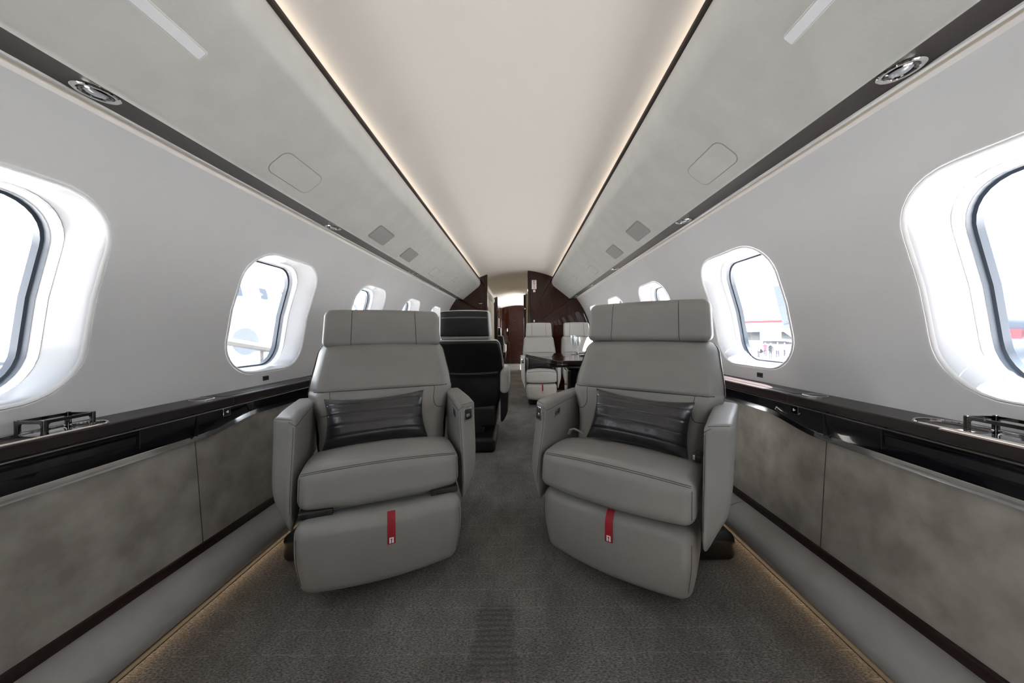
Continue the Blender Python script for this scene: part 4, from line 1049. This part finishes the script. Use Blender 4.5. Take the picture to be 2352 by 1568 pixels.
def person(label, x, y, rz, c, hgt):
    o_ = thing('person', label, 'person', (x, y, GZ), rz, 'people on the apron'); k = hgt / 1.75
    mb = MB(); V, F = [], []; n = 12
    rows = [(.78, .15, .10), (.95, .165, .11), (1.1, .15, .10), (1.28, .185, .115), (1.42, .20, .10), (1.48, .10, .07), (1.53, .055, .055), (1.57, .06, .07), (1.64, .078, .095), (1.70, .07, .085), (1.75, .01, .01)]
    for z, a, b in rows:
        for q in range(n): V.append((a * cos(2 * pi * q / n), b * sin(2 * pi * q / n), z))
    for i in range(len(rows) - 1):
        for q in range(n): F.append((i * n + q, i * n + (q + 1) % n, (i + 1) * n + (q + 1) % n, (i + 1) * n + q))
    m = simple('shirt', c, .8)
    mb.add(V, F, m); sl = mb.slot(M['skin'])
    for i in range(len(F)):
        if i >= 6 * n: mb.mi[i] = sl
    for sg in (-1, 1):
        V, F = [], []
        for z, r, xo in ((0, .045, .10), (.1, .05, .10), (.45, .062, .095), (.86, .085, .08)):
            for q in range(8): V.append((sg * xo + r * cos(pi * q / 4), r * sin(pi * q / 4), z))
        for i in range(3):
            for q in range(8): F.append((i * 8 + q, i * 8 + (q + 1) % 8, i * 8 + 8 + (q + 1) % 8, i * 8 + 8 + q))
        mb.add(V, F, trouser)
        tube(mb, m, [(sg * .19, 0, 1.42), (sg * .235, .01, 1.15), (sg * .23, .06, .88)], .042, 7)
    b = mb.build('body', o_, 60); o_.scale = (k, k, k)
    return o_
for i, (cn, c) in enumerate(cl):
    a = .700 + .021 * i + random.uniform(-.004, .004); Yd = 37 + (i % 3) * 1.6
    person('person in %s top standing on the apron outside the right windows' % cn, .0665 + a * Yd, Yd, random.uniform(0, 6), c, 1.66 + .03 * (i % 5))

# ------------------------------------------------------------------ light
w = bpy.data.worlds.new('sky'); SC.world = w; w.use_nodes = True
nt = w.node_tree; bg = nt.nodes['Background']
bg.inputs[0].default_value = (.86, .93, 1., 1); bg.inputs[1].default_value = 2.1
li = bpy.data.lights.new('sun', 'SUN'); li.energy = 46; li.angle = .009; li.color = (1., .97, .93)
so = bpy.data.objects.new('sun', li); COL.objects.link(so)
el, az = math.radians(57), math.radians(13)
dirv = Vector((-cos(el) * cos(az), -cos(el) * sin(az), -sin(el)))
so.rotation_euler = dirv.to_track_quat('-Z', 'Y').to_euler()
# fill lamps added to light the rooms beyond
li = bpy.data.lights.new('aft_fill_lamp', 'AREA'); li.shape = 'RECTANGLE'; li.size = .7; li.size_y = 1.2; li.energy = 1.5; li.color = (.95, .97, 1.)
lo = bpy.data.objects.new('aft_fill_lamp', li); COL.objects.link(lo); lo.location = (.5, 8.7, 1.2); lo.rotation_euler = (0, pi - .6, 0)  # added fill, aimed up at the aft ceiling
li = bpy.data.lights.new('corridor_fill_lamp', 'AREA'); li.size = .3; li.energy = 3; li.color = (1., .9, .78)
lo = bpy.data.objects.new('corridor_fill_lamp', li); COL.objects.link(lo); lo.location = (.3, 6.3, 1.70)  # added fill for the corridor, no fitting modelled
# sky portals in the window openings
for side in (-1, 1):
    for k in range(-4, 4):
        c = WIN[side]['c0'] + k * WIN[side]['pitch']
        li = bpy.data.lights.new('daylight_portal', 'AREA'); li.shape = 'RECTANGLE'; li.size = .50; li.size_y = .42; li.cycles.is_portal = True
        lo = bpy.data.objects.new('daylight_portal', li); COL.objects.link(lo)
        p = onwall(side, c, .256, R + .15); lo.location = p
        nrm = Vector((-side * cos(.22), 0, -sin(.22)))
        rot = nrm.to_track_quat('-Z', 'Y').to_euler(); lo.rotation_euler = rot

# ------------------------------------------------------------------ camera
cam = bpy.data.cameras.new('camera'); co = bpy.data.objects.new('camera', cam); COL.objects.link(co)
cam.sensor_width = 36.; cam.lens = 755. / 2352. * 36.
cam.shift_x = -(1196.5 - 1176.) / 2352.; cam.shift_y = -(784. - 766.5) / 2352.
cam.clip_start = .02; cam.clip_end = 500
co.matrix_world = Matrix.Translation((.0665, 0, .87)) @ Matrix.Rotation(pi / 2, 4, 'X') @ Matrix.Rotation(-.010, 4, 'Z')
SC.camera = co
vs = SC.view_settings
vs.view_transform = 'Standard'; vs.look = 'None'; vs.exposure = 1.12; vs.gamma = 1.; vs.use_curve_mapping = False
cy = SC.cycles
cy.use_denoising = True; cy.max_bounces = 10; cy.diffuse_bounces = 5; cy.glossy_bounces = 4; cy.transmission_bounces = 6; cy.transparent_max_bounces = 12
cy.sample_clamp_indirect = 6.; cy.caustics_reflective = False; cy.caustics_refractive = False
